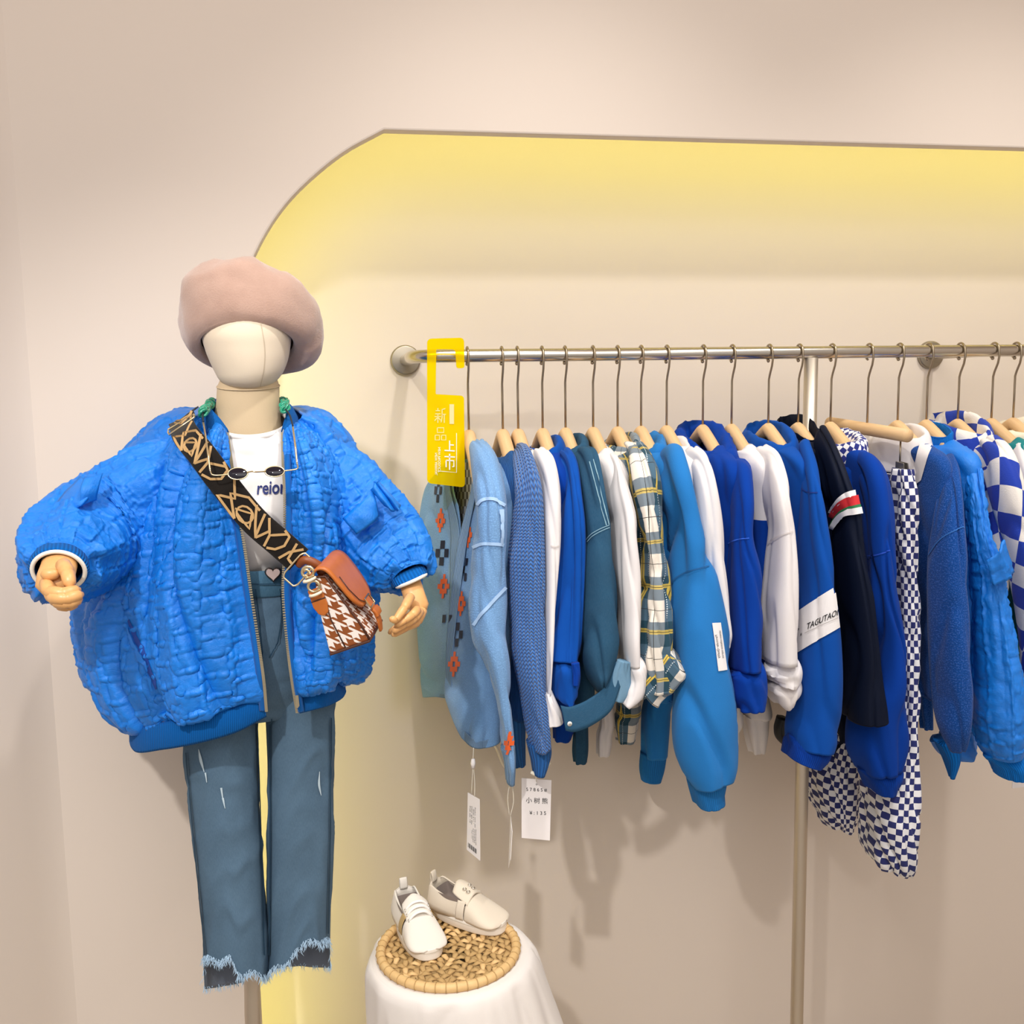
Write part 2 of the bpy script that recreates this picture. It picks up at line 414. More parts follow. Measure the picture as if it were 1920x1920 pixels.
nk = [ring_px(y, a, b, MY, .044) for y, a, b in [(700, 418, 515), (718, 410, 522), (722, 408, 523), (727, 407, 524), (760, 405, 524), (790, 398, 527), (815, 390, 533), (850, 372, 560)]]
loft('neck', nk, NECKM, man, cap=(1, 1))
tube('neck_seam', [p + V((0, 0, .006 * (p.y - MY) / .045)) for p in ring_px(724, 407, 524, MY, .0455)], .0012, NECKM, man, 6, closed=True)
line = P(463, 740, MY)
tube('pole', [V((P(467, 1300, MY).x, MY, P(467, 1300, MY).z)), P(470, 1600, MY), P(473, 1900, MY), V((P(474, 1900, MY).x, MY, .012))], .0125, STEEL, man, 20)
lathe('base', [(0, 0), (.10, 0), (.10, .006), (.09, .012), (.02, .014), (.016, .05), (.0135, .055)], (P(474, 1900, MY).x, MY, 0), (0, 0, 1), STEEL, man, 40)
def finger(pts, r, hand, label=None):
    """one wooden finger: tapered segments with rounded joints, one continuous mesh"""
    rings = []; m = len(pts)
    path = []; rad = []
    for i in range(m - 1):
        a, b = V(pts[i]), V(pts[i + 1]); r0, r1 = r[i], r[i + 1]
        for f, k in ((0.0, .80), (.06, .97), (.5, 1.0), (.92, .95), (.985, .78)):
            path.append(a.lerp(b, f)); rad.append((r0 + (r1 - r0) * f) * k)
    path.append(V(pts[-1]) + (V(pts[-1]) - V(pts[-2])).normalized() * r[-1] * .5); rad.append(r[-1] * .35)
    return tube('finger', path, rad, HANDW, hand, 12)
# image-left hand: hangs out of the cuff with the fingers curled to the right
def PP(l): return [P(*q) for q in l]
hl = tube('hand', PP([(112, 1040, -.70), (111, 1060, -.725), (105, 1080, -.745), (101, 1098, -.755), (103, 1112, -.757)]),
          [(.021, .015), (.022, .016), (.023, .014), (.022, .013), (.014, .010)], HANDW, man, 20, ref=(1, 0, 0), label='curled wooden hand at the end of the puffed sleeve')
finger(PP([(86, 1092, -.762), (92, 1110, -.792), (118, 1113, -.802), (146, 1106, -.792)]), [.0085, .0083, .0078, .0068], hl)
finger(PP([(92, 1100, -.765), (98, 1120, -.797), (124, 1123, -.806), (151, 1115, -.795)]), [.0088, .0086, .0080, .0070], hl)
finger(PP([(100, 1108, -.765), (106, 1128, -.796), (128, 1131, -.803), (149, 1124, -.793)]), [.0085, .0083, .0076, .0066], hl)
finger(PP([(108, 1114, -.762), (112, 1134, -.788), (128, 1137, -.794), (143, 1131, -.787)]), [.0076, .0074, .0068, .0058], hl)
finger(PP([(118, 1058, -.752), (127, 1075, -.778), (131, 1096, -.792)]), [.0098, .0090, .0076], hl)
bm = bmesh.new(); bmesh.ops.create_uvsphere(bm, u_segments=14, v_segments=10, radius=.0095, matrix=Matrix.Translation(P(94, 1077, -.768)) @ Matrix.Diagonal((1.2, .7, .8, 1))); frombm('thumb_joint', bm, HANDW, hl)
# image-right hand: palm down, fingers bent towards the left
hr = tube('hand', PP([(767, 1080, -.588), (770, 1096, -.598), (777, 1118, -.612), (786, 1138, -.618), (788, 1150, -.62)]),
          [(.0130, .010), (.0165, .012), (.0165, .0115), (.0150, .0110), (.009, .008)], HANDW, man, 20, ref=(1, 0, 0), label='wooden hand pointing down with bent fingers')
finger(PP([(789, 1142, -.612), (776, 1163, -.628), (756, 1170, -.640), (731, 1186, -.648)]), [.0080, .0076, .0066, .0050], hr)
finger(PP([(792, 1143, -.624), (782, 1166, -.640), (762, 1175, -.652), (737, 1190, -.658)]), [.0082, .0078, .0068, .0052], hr)
finger(PP([(787, 1145, -.636), (776, 1160, -.655), (758, 1170, -.664), (738, 1183, -.668)]), [.0080, .0076, .0066, .0050], hr)
finger(PP([(783, 1143, -.645), (772, 1154, -.662), (758, 1163, -.670), (743, 1172, -.674)]), [.0070, .0068, .0060, .0046], hr)
finger(PP([(770, 1118, -.640), (758, 1140, -.668), (742, 1163, -.680), (733, 1160, -.684)]), [.0075, .0066, .0056, .0045], hr)

# ---------------------------------------------------------------- beret
n = N('wool_felt'); uv = n.uv(); c = n.mix(n.noise(n.uv(1, 0, True), 22, 5, .7), rgb('#a38274'), rgb('#bf9f90'))
n.base(c); n.p(Roughness=.95, Sheen_Weight=.6); n.bump(n.noise(n.uv(1, 0, True), 420, 4, .7), .45, .002); FELT = n.m
ber = thing('beret', P(465, 600, MY), 'dusty pink wool felt beret tilted back on the mannequin head', 'beret')
bc = P(464, 640, MY)
bx = V((1, 0, -.10)).normalized(); ba = V((-.02, .50, 1)).normalized(); by = ba.cross(bx).normalized(); bx = by.cross(ba).normalized()
BS = .94
prof = [(.0700, .004), (.0712, -.001), (.0745, -.004), (.088, -.001), (.100, .014), (.108, .034), (.112, .054), (.107, .073), (.090, .088), (.061, .096), (.028, .100), (.006, .101)]
pr = cr([V((.070 + (p[0] - .07) * .88 if p[0] > .07 else p[0], p[1] * .90)) for p in prof], 48); bn = 72; rings = []
for j, q in enumerate(pr):
    row = []
    for i in range(bn):
        a = 2 * PI * i / bn; f = max(0, min(1, (q.x - .07) / .04)) if j < 30 else 1
        bulge = 1 + f * (.10 * math.cos(a - .15) * (1 if math.cos(a) > 0 else .75) + .03 * math.sin(2 * a + .6))
        nz = .0055 * f * noise.noise(V((math.cos(a) * 2.2, math.sin(a) * 2.2, q.y * 22))) + .002 * f * noise.noise(V((math.cos(a) * 7, math.sin(a) * 7, q.y * 70)))
        h = q.y - .014 * f * math.exp(-((a - PI * .95) / .7) ** 2) + (.020 * f * math.cos(a * 1 + 2.3)) * (1 if j > 8 else .4)
        # right rear droops a little
        h -= .022 * f * math.exp(-((a - .35) / .45) ** 2) * (1 - max(0, (j - 22) / 26))
        row.append(bc + V((0, 0, -.004)) + (bx * math.cos(a) + by * math.sin(a)) * (q.x * (1 + (bulge - 1) * .8) * (1 - .05 * f) + nz) + ba * (h + nz))
    rings.append(row)
loft('crown', rings, FELT, ber, cap=(0, 1), thick=.003)
tube('band', [bc + V((0, 0, -.004)) + (bx * math.cos(a) + by * math.sin(a)) * .0712 + ba * .001 for a in [2 * PI * i / 48 for i in range(48)]], .0018, plain('band_felt', '#a98573', .9), ber, 8, closed=True)
tube('stalk', [bc + ba * .098 + bx * .02, bc + ba * .106 + bx * .022], .0016, FELT, ber, 6)

# ---------------------------------------------------------------- t-shirt
TEEM = fabric('white_jersey', '#eee9e6', .85, .03, 10, 1300, .15, .1)
tee = thing('t_shirt', P(487, 930, -.55), 'white crew neck t-shirt with navy lettering under the open blue jacket', 't-shirt')
def tring(y, xl, xr, ry, Yc=-.515, n=64):
    k = max(0, (860 - y) / 54) * .016
    return [p + V((0, 0, k * (p.y - Yc) / ry)) for p in ring_px(y, xl, xr, Yc, ry, n)]
tr = [tring(792, 402, 545, .058), tring(815, 385, 565, .066), tring(850, 360, 600, .072), tring(900, 365, 605, .078), tring(960, 372, 600, .082), tring(1015, 380, 596, .080, -.508), tring(1046, 388, 590, .074, -.503), tring(1066, 395, 580, .066, -.50)]
tr = dense(tr, 60, 96, True)
tbody = loft('body', tr, TEEM, tee, disp=folds(.004, 3, 12, 3, .08))
tube('neck_rib', tring(792, 403, 541, .0580, -.515, 48), .0042, TEEM, tee, 8, closed=True)
T = bvh(tbody)
NAVY = plain('navy_print', '#1c2a6b', .7)
text_decal('lettering', T, 'reior', (508, 915), (26, -1.5), (1.5, -36), NAVY, tee, .002, .018)

# ---------------------------------------------------------------- jeans
def denim(name, h, h2, msc=14, ov=.30):
    n = N(name); uv = n.uv()
    k = n.mix(n.noise(uv, msc, 5, .65), rgb(h), rgb(h2))
    k = n.mix(n.math('MULTIPLY', n.noise(n.uv((900, 160, 1), .35), 1, 2, .8), ov), k, rgb('#8fb0c6'))
    n.base(k); n.p(Roughness=.9, Specular_IOR_Level=.15); wv = n.n('TexWave'); wv.inputs['Scale'].default_value = 330; n.link(n.uv(1, .8), wv.inputs[0])
    n.bump(wv.outputs[0], .25, .0008); return n.m
DEN = denim('faded_denim', '#31475f', '#56718b', 9)
DIN = fabric('denim_inside', '#6d7686', .9, .1, 20)
jn = thing('jeans', P(490, 1200, -.50), 'faded blue cropped jeans with small rips and frayed stepped hems on the mannequin', 'jeans')
JY = -.50
hips = [ring_px(y, a, b, JY, r, 72) for y, a, b, r in [(1056, 398, 592, .082), (1100, 390, 600, .086), (1180, 368, 612, .088), (1260, 350, 622, .074), (1320, 343, 628, .050), (1338, 346, 627, .040)]]
hips = dense(hips, 50, 96, True)
jh = loft('hips', hips, DEN, jn, disp=folds(.0016, 8, 14, 5, .09), cap=(0, 1))
wb = [[p + (p - P(495, 1060, JY)) * .012 for p in ring_px(y, a, b, JY, r, 96)] for y, a, b, r in [(1053, 399, 591, .083), (1056, 398, 592, .085), (1096, 391, 599, .089), (1099, 392, 598, .087)]]
jw = loft('waistband', wb, denim('waist_denim', '#1f4560', '#2f5f7c'), jn)
def leg(rows, hemf, seed):
    """rows of (y, xl, xr); the hem follows hemf(angle) in picture rows"""
    nu = 80; out = []
    nr = 70
    ys = crs([r[0] for r in rows], nr); xl = crs([r[1] for r in rows], nr); xr = crs([r[2] for r in rows], nr)
    for j in range(nr):
        y0, s = ys[j], j / (nr - 1); row = []
        for i in range(nu):
            a = 2 * PI * i / nu; sx = math.sin(a); cy = math.cos(a)
            # stretch the column so that it ends at the hem of this angle
            yy = rows[0][0] + (hemf(sx, cy) - rows[0][0]) * s
            k = min(max((yy - rows[0][0]) / (rows[-1][0] - rows[0][0]), 0), 1.06); jj = min(int(k * (nr - 1)), nr - 1)
            L, R = P(xl[jj], yy, JY), P(xr[jj], yy, JY); c = (L + R) / 2; rx = (R - L).length / 2
            ry = .052 * (1 - .12 * k)
            q = P(960 + (px(c)[0] - 960) + (xr[jj] - xl[jj]) / 2 * sx, yy, JY + ry * cy); row.append(q)
        out.append(row)
    return loft('leg', out, DEN, jn, disp=folds(.0022, seed, 14, 3), thick=.0016, flip=True)
def hem_l(sx, cy):
    if cy < 0.1: return 1803 + (0 if sx < -.15 else min(1, (sx + .15) / .25) * 26) + 5 * math.sin(9 * sx)
    return 1842 - 12 * sx
def hem_r(sx, cy):
    if cy < 0.1:
        t = max(0, min(1, (sx + .35) / .5)); return 1822 - 14 * max(0, min(1, (sx + .9) / .5)) - 36 * t - 4 * sx + 3 * math.sin(11 * sx)
    return 1812 + 3 * sx
lg1 = leg([(1300, 341, 492), (1400, 341, 486), (1520, 352, 489), (1650, 366, 494), (1790, 379, 499), (1842, 384, 500)], hem_l, 2)
lg2 = leg([(1300, 497, 629), (1400, 502, 628), (1520, 503, 627), (1650, 502, 624), (1790, 501, 621), (1825, 500, 621)], hem_r, 5)
for lg, sd, hf, xa in ((lg1, 4, hem_l, 1), (lg2, 9, hem_r, 2)):
    # frayed threads along the front hem
    of = OFF[lg.name]; vs_ = lg.data.vertices; cnt = len(vs_); ring = [v.co + of for v in vs_][cnt - 80:]
    lg.data.materials.append(DIN); lg.modifiers['thickness'].material_offset = 1
    rnd = random.Random(sd); bm = bmesh.new()
    for q in range(520):
        i = rnd.random() * 80; a = 2 * PI * i / 80
        k = int(i) % 80; p = ring[k].lerp(ring[(k + 1) % 80], i - int(i))
        if math.cos(a) > .3 and rnd.random() < .6: continue
        ln = rnd.uniform(.004, .016); d = V((rnd.uniform(-.55, .55), rnd.uniform(-.5, .1), -1)).normalized() * ln
        up = V((0, 0, rnd.uniform(.001, .009))); wd = rnd.uniform(.0003, .0006)
        b = p + V((0, -.0015 if math.cos(a) < .1 else 0, 0)) + up
        bend_ = V((rnd.uniform(-.003, .003), -.001, 0))
        v = [bm.verts.new(b + V((-wd, 0, 0))), bm.verts.new(b + V((wd, 0, 0))), bm.verts.new(b + d * .6 + bend_ + V((wd, 0, 0))), bm.verts.new(b + d * .6 + bend_ - V((wd, 0, 0))), bm.verts.new(b + d)]
        bm.faces.new(v[:4]); bm.faces.new([v[3], v[2], v[4]])
    frombm('frayed_hem', bm, plain('fray_thread_%d' % xa, '#a9c6e0', .9), jn, True, kind='stuff', label='pale frayed threads along the cut hem')
TJ = bvh(lg1, lg2, jh, jw)
RIP = plain('rip_thread', '#bcd0dd', .9)
for pts, wd in [([(374, 1404), (378, 1425), (384, 1447)], [1, 5, 1]), ([(386, 1448), (389, 1466)], [3, 1]), ([(415, 1476), (418, 1497)], [4, 2]), ([(418, 1495), (422, 1515)], [4, 1]), ([(598, 1446), (597, 1470), (601, 1491)], [1, 4, 1])]:
    line_decal('rip', TJ, pts, wd, RIP, jn, .002, 10)
SEAMD = plain('denim_seam', '#173a52', .9)
for pts in [[(480, 1104), (490, 1200), (497, 1330)], [(470, 1108), (455, 1140), (425, 1160), (395, 1165)], [(545, 1104), (560, 1135), (590, 1155), (606, 1160)], [(478, 1345), (484, 1520), (493, 1790)], [(509, 1345), (510, 1560), (508, 1790)], [(352, 1410), (362, 1520), (388, 1790)], [(618, 1345), (616, 1560), (612, 1750)],
            [(524, 1104), (527, 1150), (520, 1200), (505, 1232)], [(400, 1091), (490, 1095), (590, 1091)], [(402, 1062), (490, 1064), (588, 1062)]]:
    line_decal('seam', TJ, pts, 2.2, SEAMD, jn, .0035, 60)
# heart shaped button
hb = hit(TJ, 511, 1075, .006)
hp = [V((16 * math.sin(t) ** 3, 0, 13 * math.cos(t) - 5 * math.cos(2 * t) - 2 * math.cos(3 * t) - math.cos(4 * t))) * .00062 for t in [2 * PI * i / 28 for i in range(28)]]
hbt = bevel(prism('button', [hb + p for p in hp], (0, -.004, 0), plain('rose_silver', '#d9c3c0', .2, .9), jn, label='silver heart shaped button'), .0015, 2)
tube('button_rim', [hb + p * 1.15 + V((0, -.001, 0)) for p in hp], .0009, plain('dark_pewter', '#4b4240', .3, .9), jn, 6, closed=True)

# ---------------------------------------------------------------- quilted jacket
def nylon(name, h, msc=6):
    n = N(name); uv = n.uv(); c = rgb(h)
    n.base(n.mix(n.noise(uv, msc, 3), tuple(x * .86 for x in c[:3]) + (1,), tuple(min(1, x * 1.1) for x in c[:3]) + (1,)))
    n.p(Roughness=.40, Specular_IOR_Level=.5)
    h1 = n.noise(uv, 85, 6, .72); o = n.t.nodes[-1]; o.inputs['Distortion'].default_value = 1.6
    r1 = n.math('ABSOLUTE', n.math('SUBTRACT', h1, .5))
    h2 = n.noise(uv, 210, 3, .6)
    n.bump(n.math('ADD', n.math('MULTIPLY', r1, 1.0), n.math('MULTIPLY', h2, .3)), .7, .0028); return n.m
JBLUE = nylon('crinkled_blue_nylon', '#0b7ce2')
RIBB = None
def ribmat(name, h, per=.0042, st=.5):
    n = N(name); t = n.n('TexCoord'); s = n.n('SeparateXYZ'); n.link(t.outputs['UV'], s.inputs[0])
    sn = n.math('SINE', n.math('MULTIPLY', s.outputs[0], 2 * PI / per)); c = rgb(h)
    n.base(n.mix(n.math('MULTIPLY', n.math('ADD', sn, 1), .5), tuple(x * .72 for x in c[:3]) + (1,), c)); n.p(Roughness=.9, Sheen_Weight=.03, Specular_IOR_Level=.1)
    n.bump(sn, st, .0012); return n.m
RIBJ = ribmat('blue_rib_knit', '#0c62b4')
def hsh(a, b, s): return (math.sin(a * 127.1 + b * 311.7 + s * 74.7) * 43758.5453) % 1.0
def quilt(A, cw, ch, foldA, seed, env=None, R=.045):
    fd = folds(foldA, seed, 9, 1.4, R)
    def d(u, v, s, t):
        w1 = .0022 * noise.noise(V((u * 40, v * 40, seed))); w2 = .0022 * noise.noise(V((u * 35 + 7, v * 35, seed)))
        cu = (u + w1) / cw; ci = math.floor(cu); vv = (v + w2) / ch + .5 * (ci % 2) ; cj = math.floor(vv)
        fu_, fv_ = cu - ci, vv - cj
        ex = min(fu_, 1 - fu_) * cw; ey = min(fv_, 1 - fv_) * ch; e_ = min(ex, ey)
        puff = min(1, e_ / .0042) ** .8
        tx, ty = hsh(ci, cj, 1) - .5, hsh(ci, cj, 2) - .5
        tilt = (fu_ - .5) * tx * cw * .30 + (fv_ - .5) * ty * ch * .30
        c1 = 1 - abs(noise.noise(V((u * 70, v * 70, seed + 2.5)))) * 2.4
        c2 = 1 - abs(noise.noise(V((u * 110 + 3, v * 110, seed + 9)))) * 2.4
        near = 1 - min(1, e_ / .009)
        e = env(s, t) if env else 1
        return (A * puff + tilt * puff + (.0032 * near + .0004) * max(0, c1) ** 2 + .0009 * (near + .15) * c2) * e + fd(u, v, s, t) * e
    return d
jk = thing('quilted_jacket', P(420, 1050, -.55), 'oversized bright blue quilted bomber jacket worn open on the mannequin', 'jacket')
YZ, YF, YS, YB = -.612, -.640, -.505, -.365
def jrow(zl, fl, ml, ls, bl, br, rs, mr, fr, zr, yz=YZ, yf=YF):
    return [P(*zl, yz), P(*fl, yf), P(*ml, yf + .05), P(*ls, YS), P(*bl, YB), P(*br, YB), P(*rs, YS), P(*mr, yf + .05), P(*fr, yf), P(*zr, yz)]
R_ = [
    jrow((424, 812), (410, 797), (392, 788), (372, 780), (400, 768), (530, 765), (565, 778), (556, 790), (546, 798), (534, 810), -.572, -.567),
    jrow((427, 835), (395, 826), (352, 812), (322, 812), (330, 795), (590, 790), (612, 806), (588, 812), (560, 820), (533, 830), -.592, -.597),
    jrow((432, 870), (378, 866), (312, 860), (272, 868), (280, 850), (630, 846), (652, 866), (620, 862), (575, 862), (534, 866), -.602, -.620),
    jrow((440, 930), (360, 932), (278, 940), (236, 955), (245, 930), (650, 930), (675, 952), (640, 938), (590, 930), (537, 930), -.610, -.637),
    jrow((455, 1020), (348, 1034), (252, 1048), (200, 1060), (215, 1030), (650, 1020), (682, 1040), (645, 1030), (598, 1022), (537, 1020)),
    jrow((468, 1110), (340, 1134), (232, 1150), (168, 1150), (190, 1120), (650, 1110), (676, 1125), (645, 1116), (600, 1112), (534, 1110)),
    jrow((483, 1210), (345, 1245), (235, 1262), (174, 1245), (200, 1210), (650, 1200), (674, 1212), (648, 1220), (606, 1218), (542, 1208)),
    jrow((492, 1275), (352, 1318), (255, 1338), (196, 1312), (220, 1270), (648, 1240), (668, 1250), (650, 1260), (612, 1260), (550, 1265)),
    jrow((494, 1308), (362, 1358), (278, 1374), (232, 1352), (240, 1300), (640, 1262), (655, 1272), (638, 1280), (606, 1286), (556, 1290), -.606, -.632),
    jrow((495, 1316), (370, 1350), (300, 1368), (262, 1358), (262, 1310), (632, 1270), (642, 1278), (630, 1286), (604, 1292), (558, 1298), -.592, -.602)]
def jenv(s, t): return min(1, min(s, 1 - s) / .03) * min(1, t / .06) * min(1, (1 - t) / .05)
jb = loft('body', dense(R_, 330, 600, False), JBLUE, jk, False, disp=quilt(.0036, .034, .027, .0105, 3, jenv, .16), thick=.003, useg=160)
# sleeves
def sleeve(pts, rad, seed, nn=190, nu=200, name='sleeve', mat=None, cell=(.034, .030), fa=.010):
    c = cr([V(p) for p in pts], nn); r = cr([V(q) for q in rad], nn)
    env = lambda s, t: min(1, t / .08) * min(1, (1 - t) / .06)
    rings = []; px_ = V((0, 1, 0))
    for j in range(nn):
        t = (c[min(j + 1, nn - 1)] - c[max(j - 1, 0)]).normalized()
        x = (px_ - t * px_.dot(t)).normalized(); y = t.cross(x); px_ = x
        rings.append([c[j] + x * r[j].x * math.cos(a) + y * r[j].y * math.sin(a) for a in [2 * PI * i / nu for i in range(nu)]])
    return loft(name, rings, mat or JBLUE, jk, True, disp=quilt(.0034, cell[0], cell[1], fa, seed, env, .07), flip=True, thick=.002, useg=nn // 2)
sl = sleeve([P(372, 868, -.50), P(300, 910, -.505), P(232, 962, -.515), P(172, 1002, -.55), P(128, 1034, -.615), P(112, 1054, -.675), P(112, 1064, -.70)],
            [(.030, .034), (.062, .060), (.074, .072), (.078, .076), (.068, .068), (.052, .052), (.034, .034)], 11, fa=.008)
sr = sleeve([P(560, 840, -.50), P(622, 908, -.505), P(674, 972, -.52), P(716, 1022, -.545), P(748, 1052, -.57), P(764, 1070, -.585), P(769, 1080, -.592)],
            [(.030, .030), (.060, .062), (.067, .070), (.062, .066), (.052, .056), (.038, .042), (.026, .028)], 17, fa=.006)
# rib cuffs with a white lining edge
WLIN = fabric('white_lining', '#ece6dd', .9, .04)
def cuff(c0, c1, rx, ry, x, y):
    n_ = 40; ax = (V(c1) - V(c0)); rings = []
    for f, k in ((0, .92), (.3, 1.04), (.8, 1.04), (1.0, .98), (1.0, .86), (.5, .82)):
        rings.append([V(c0) + ax * f + x * rx * k * math.cos(a) + y * ry * k * math.sin(a) for a in [2 * PI * i / n_ for i in range(n_)]])
    loft('cuff', rings, RIBJ, jk)
    tube('cuff_lining', [V(c0) + ax * 1.02 + x * rx * .88 * math.cos(a) + y * ry * .88 * math.sin(a) for a in [2 * PI * i / 40 for i in range(40)]], .0028, WLIN, jk, 8, closed=True)
cuff(P(112, 1052, -.672), P(110, 1070, -.722), .036, .032, V((1, 0, 0)), V((0, -.35, .94)).normalized())
cuff(P(760, 1068, -.585), P(771, 1088, -.602), .0265, .020, V((.93, .05, .36)).normalized(), V((0, -1, 0.1)).normalized())
# hem bands
def hem(pts_t, pts_b, Ys, name='hem_band'):
    n_ = 60; a = cr([P(*p, y) for p, y in zip(pts_t, Ys)], n_); b = cr([P(*p, y) for p, y in zip(pts_b, Ys)], n_)
    rings = [[a[i].lerp(b[i], f) + V((0, -o, 0)) for i in range(n_)] for f, o in ((0, 0), (.1, .003), (.9, .003), (1, 0))]
    loft(name, rings, RIBJ, jk, False, thick=.004)
hem([(495, 1306), (440, 1326), (370, 1343), (305, 1356), (258, 1362), (262, 1330), (400, 1290)], [(498, 1340), (440, 1370), (370, 1390), (305, 1402), (256, 1406), (264, 1370), (400, 1320)], [-.592, -.604, -.606, -.586, -.535, -.45, -.38])
hem([(560, 1300), (590, 1296), (618, 1288), (640, 1278), (636, 1262), (560, 1270)], [(562, 1338), (590, 1331), (620, 1322), (645, 1306), (640, 1290), (560, 1300)], [-.592, -.602, -.585, -.53, -.45, -.38])
# collar: rib stand around the neck
cl = [(424, 812, -.572), (408, 792, -.563), (392, 776, -.545), (384, 762, -.505), (410, 752, -.44), (465, 748, -.425), (520, 750, -.44), (548, 760, -.50), (546, 776, -.545), (540, 790, -.563), (534, 808, -.572)]
cd_ = cr([P(*q) for q in cl], 80); cx = P(468, 790, -.5)
rings = []
for f, o in ((0, .010), (.35, .011), (.8, .004), (1, -.002), (.8, -.006)):
    rings.append([p + V((0, 0, .012 * (f - .55))) + V((p.x - cx.x, p.y - cx.y, 0)).normalized() * (o - .004) + V((0, 0, -.022 * (1 - f) * (1))) for p in cd_])
loft('collar', rings, RIBJ, jk, False, thick=.002)
# zip tapes with teeth
TAPE = fabric('zip_tape', '#0f5fae', .8)
ZM = plain('zip_metal', '#c3b79d', .3, .9)
for pts, sgn in (([(424, 812, -.574), (432, 870, -.604), (440, 930, -.613), (455, 1020, -.616), (468, 1110, -.616), (483, 1210, -.616), (492, 1275, -.614), (497, 1332, -.600)], 1), ([(533, 812, -.574), (534, 866, -.604), (537, 930, -.613), (537, 1020, -.616), (534, 1110, -.616), (542, 1208, -.616), (550, 1272, -.614), (560, 1334, -.600)], -1)):
    q = cr([P(*p) for p in pts], 160)
    rings = [[p + V((-sgn * .008, -.002, 0)), p + V((-sgn * .003, -.004, 0)), p + V((sgn * .001, -.003, 0)), p + V((sgn * .0012, 0, 0))] for p in q]
    loft('zip_tape', rings, TAPE, jk, False, thick=.001)
    bm = bmesh.new()
    q2 = cr(q, 150)
    for i, p in enumerate(q2): box_bm(bm, p + V((sgn * .0022, -.0025, 0)), (.0042, .003, .0021))
    frombm('zip_teeth', bm, ZM, jk, False, kind='stuff')
zp = P(557, 1308, -.612)
prism('zip_pull', [zp + V(v) for v in ((-.002, 0, .004), (.002, 0, .004), (.003, 0, -.012), (.0, 0, -.016), (-.003, 0, -.012))], (0, -.002, 0), ZM, jk)
# sleeve tabs with knotted ends
def tab(tl, tr, br, bl, name='sleeve_tab'):
    g = []
    for j in range(9):
        row = []
        for i in range(15):
            a, b = i / 14, j / 8; p = (V(tl) * (1 - a) + V(tr) * a) * (1 - b) + (V(bl) * (1 - a) + V(br) * a) * b
            row.append(p + V((0, -.010 * math.sin(PI * a) - .004 * math.sin(PI * b) + .004 * noise.noise(p * 60), .003 * noise.noise(p * 45 + V((4, 1, 2))))))
        g.append(row)
    loft(name, g, JBLUE, jk, False, thick=.004)
tab(P(642, 972, -.605), P(700, 918, -.600), P(712, 968, -.605), P(668, 1000, -.612))
tab(P(700, 902, -.592), P(712, 904, -.60), P(752, 946, -.60), P(744, 958, -.598), 'tab_flap')
tab(P(694, 918, -.60), P(706, 902, -.597), P(742, 956, -.606), P(720, 950, -.606), 'tab_flap')
tab(P(178, 935, -.62), P(192, 890, -.60), P(160, 900, -.62), P(150, 948, -.63), 'tab_flap')
tab(P(96, 955, -.60), P(150, 893, -.585), P(182, 914, -.62), P(140, 960, -.64))
# sleeve folds pinched behind the cuff
TJK = bvh(jb)
line_decal('pocket_welt', TJK, [(243, 1160), (262, 1205), (282, 1250), (297, 1290)], [5, 9, 9, 4], plain('welt_dark_blue', '#0a3f9a', .6), jk, .004, 24)  # welt strip in a darker blue than the jacket
line_decal('pocket_edge', TJK, [(236, 1164), (255, 1209), (275, 1254), (290, 1293)], 5, JBLUE, jk, .006, 24)

# ---------------------------------------------------------------- sunglasses and green chain
sg = thing('sunglasses', P(490, 890, -.69), 'tiny oval sunglasses on a wire frame hanging round the neck', 'sunglasses')
GOLD = plain('pale_gold', '#e2cfa8', .25, .95)
LENS = plain('dark_lens', '#15101c', .06)
def Lr(x, y, Y, rx, ry):
    c = P(x, y, Y); s = 1.4 / FPX
    ringp = [c + V((rx * s * math.cos(a), .004 * math.sin(a), ry * s * math.sin(a))) for a in [2 * PI * i / 32 for i in range(32)]]
    tube('lens_rim', ringp, .0009, GOLD, sg, 6, closed=True)
    loft('lens', [[c + (p - c) * k + V((0, -.0035 * (1 - k * k), 0)) for p in ringp] for k in (1, .7, .35, .05)], LENS, sg, cap=(0, 1))
Lr(446, 888, -.688, 17, 10); Lr(515, 884, -.672, 17, 9)
def wire(pts, r=.0010, m=GOLD, nm='temple', n=40): return tube(nm, cr([P(*p) for p in pts], n), r, m, sg, 8)
wire([(463, 886, -.688), (472, 884, -.692), (480, 885, -.692), (498, 884, -.676)], nm='bridge')
wire([(429, 889, -.688), (412, 891, -.69), (398, 890, -.69), (394, 882, -.69)])
wire([(394, 882, -.69), (390, 850, -.675), (385, 815, -.64), (381, 792, -.60)], .0013)
wire([(532, 883, -.672), (548, 881, -.672), (558, 878, -.672), (557, 868, -.672)])
wire([(557, 868, -.672), (553, 830, -.65), (549, 800, -.61)], .0013)
GREEN = N('green_chain'); GREEN.base(GREEN.mix(GREEN.noise(GREEN.uv(1, 0, True), 60), rgb('#0c6b45'), rgb('#2aa58a'))); GREEN.p(Roughness=.25, Coat_Weight=.5); GREEN = GREEN.m
ch = thing('neck_chain', P(465, 770, -.5), 'green knotted chain round the collar holding the sunglasses', 'neck chain')
DKC = plain('dark_cord', '#161f2a', .7)
cpts = cr([P(*q) for q in [(381, 790, -.605), (380, 778, -.585), (384, 768, -.56), (392, 761, -.52), (404, 752, -.44), (465, 748, -.432), (522, 750, -.44), (534, 757, -.52), (533, 764, -.56), (543, 778, -.59), (549, 798, -.61)]], 70)
tube('cord', cpts, .0013, DKC, ch, 8)
rnd = random.Random(7)
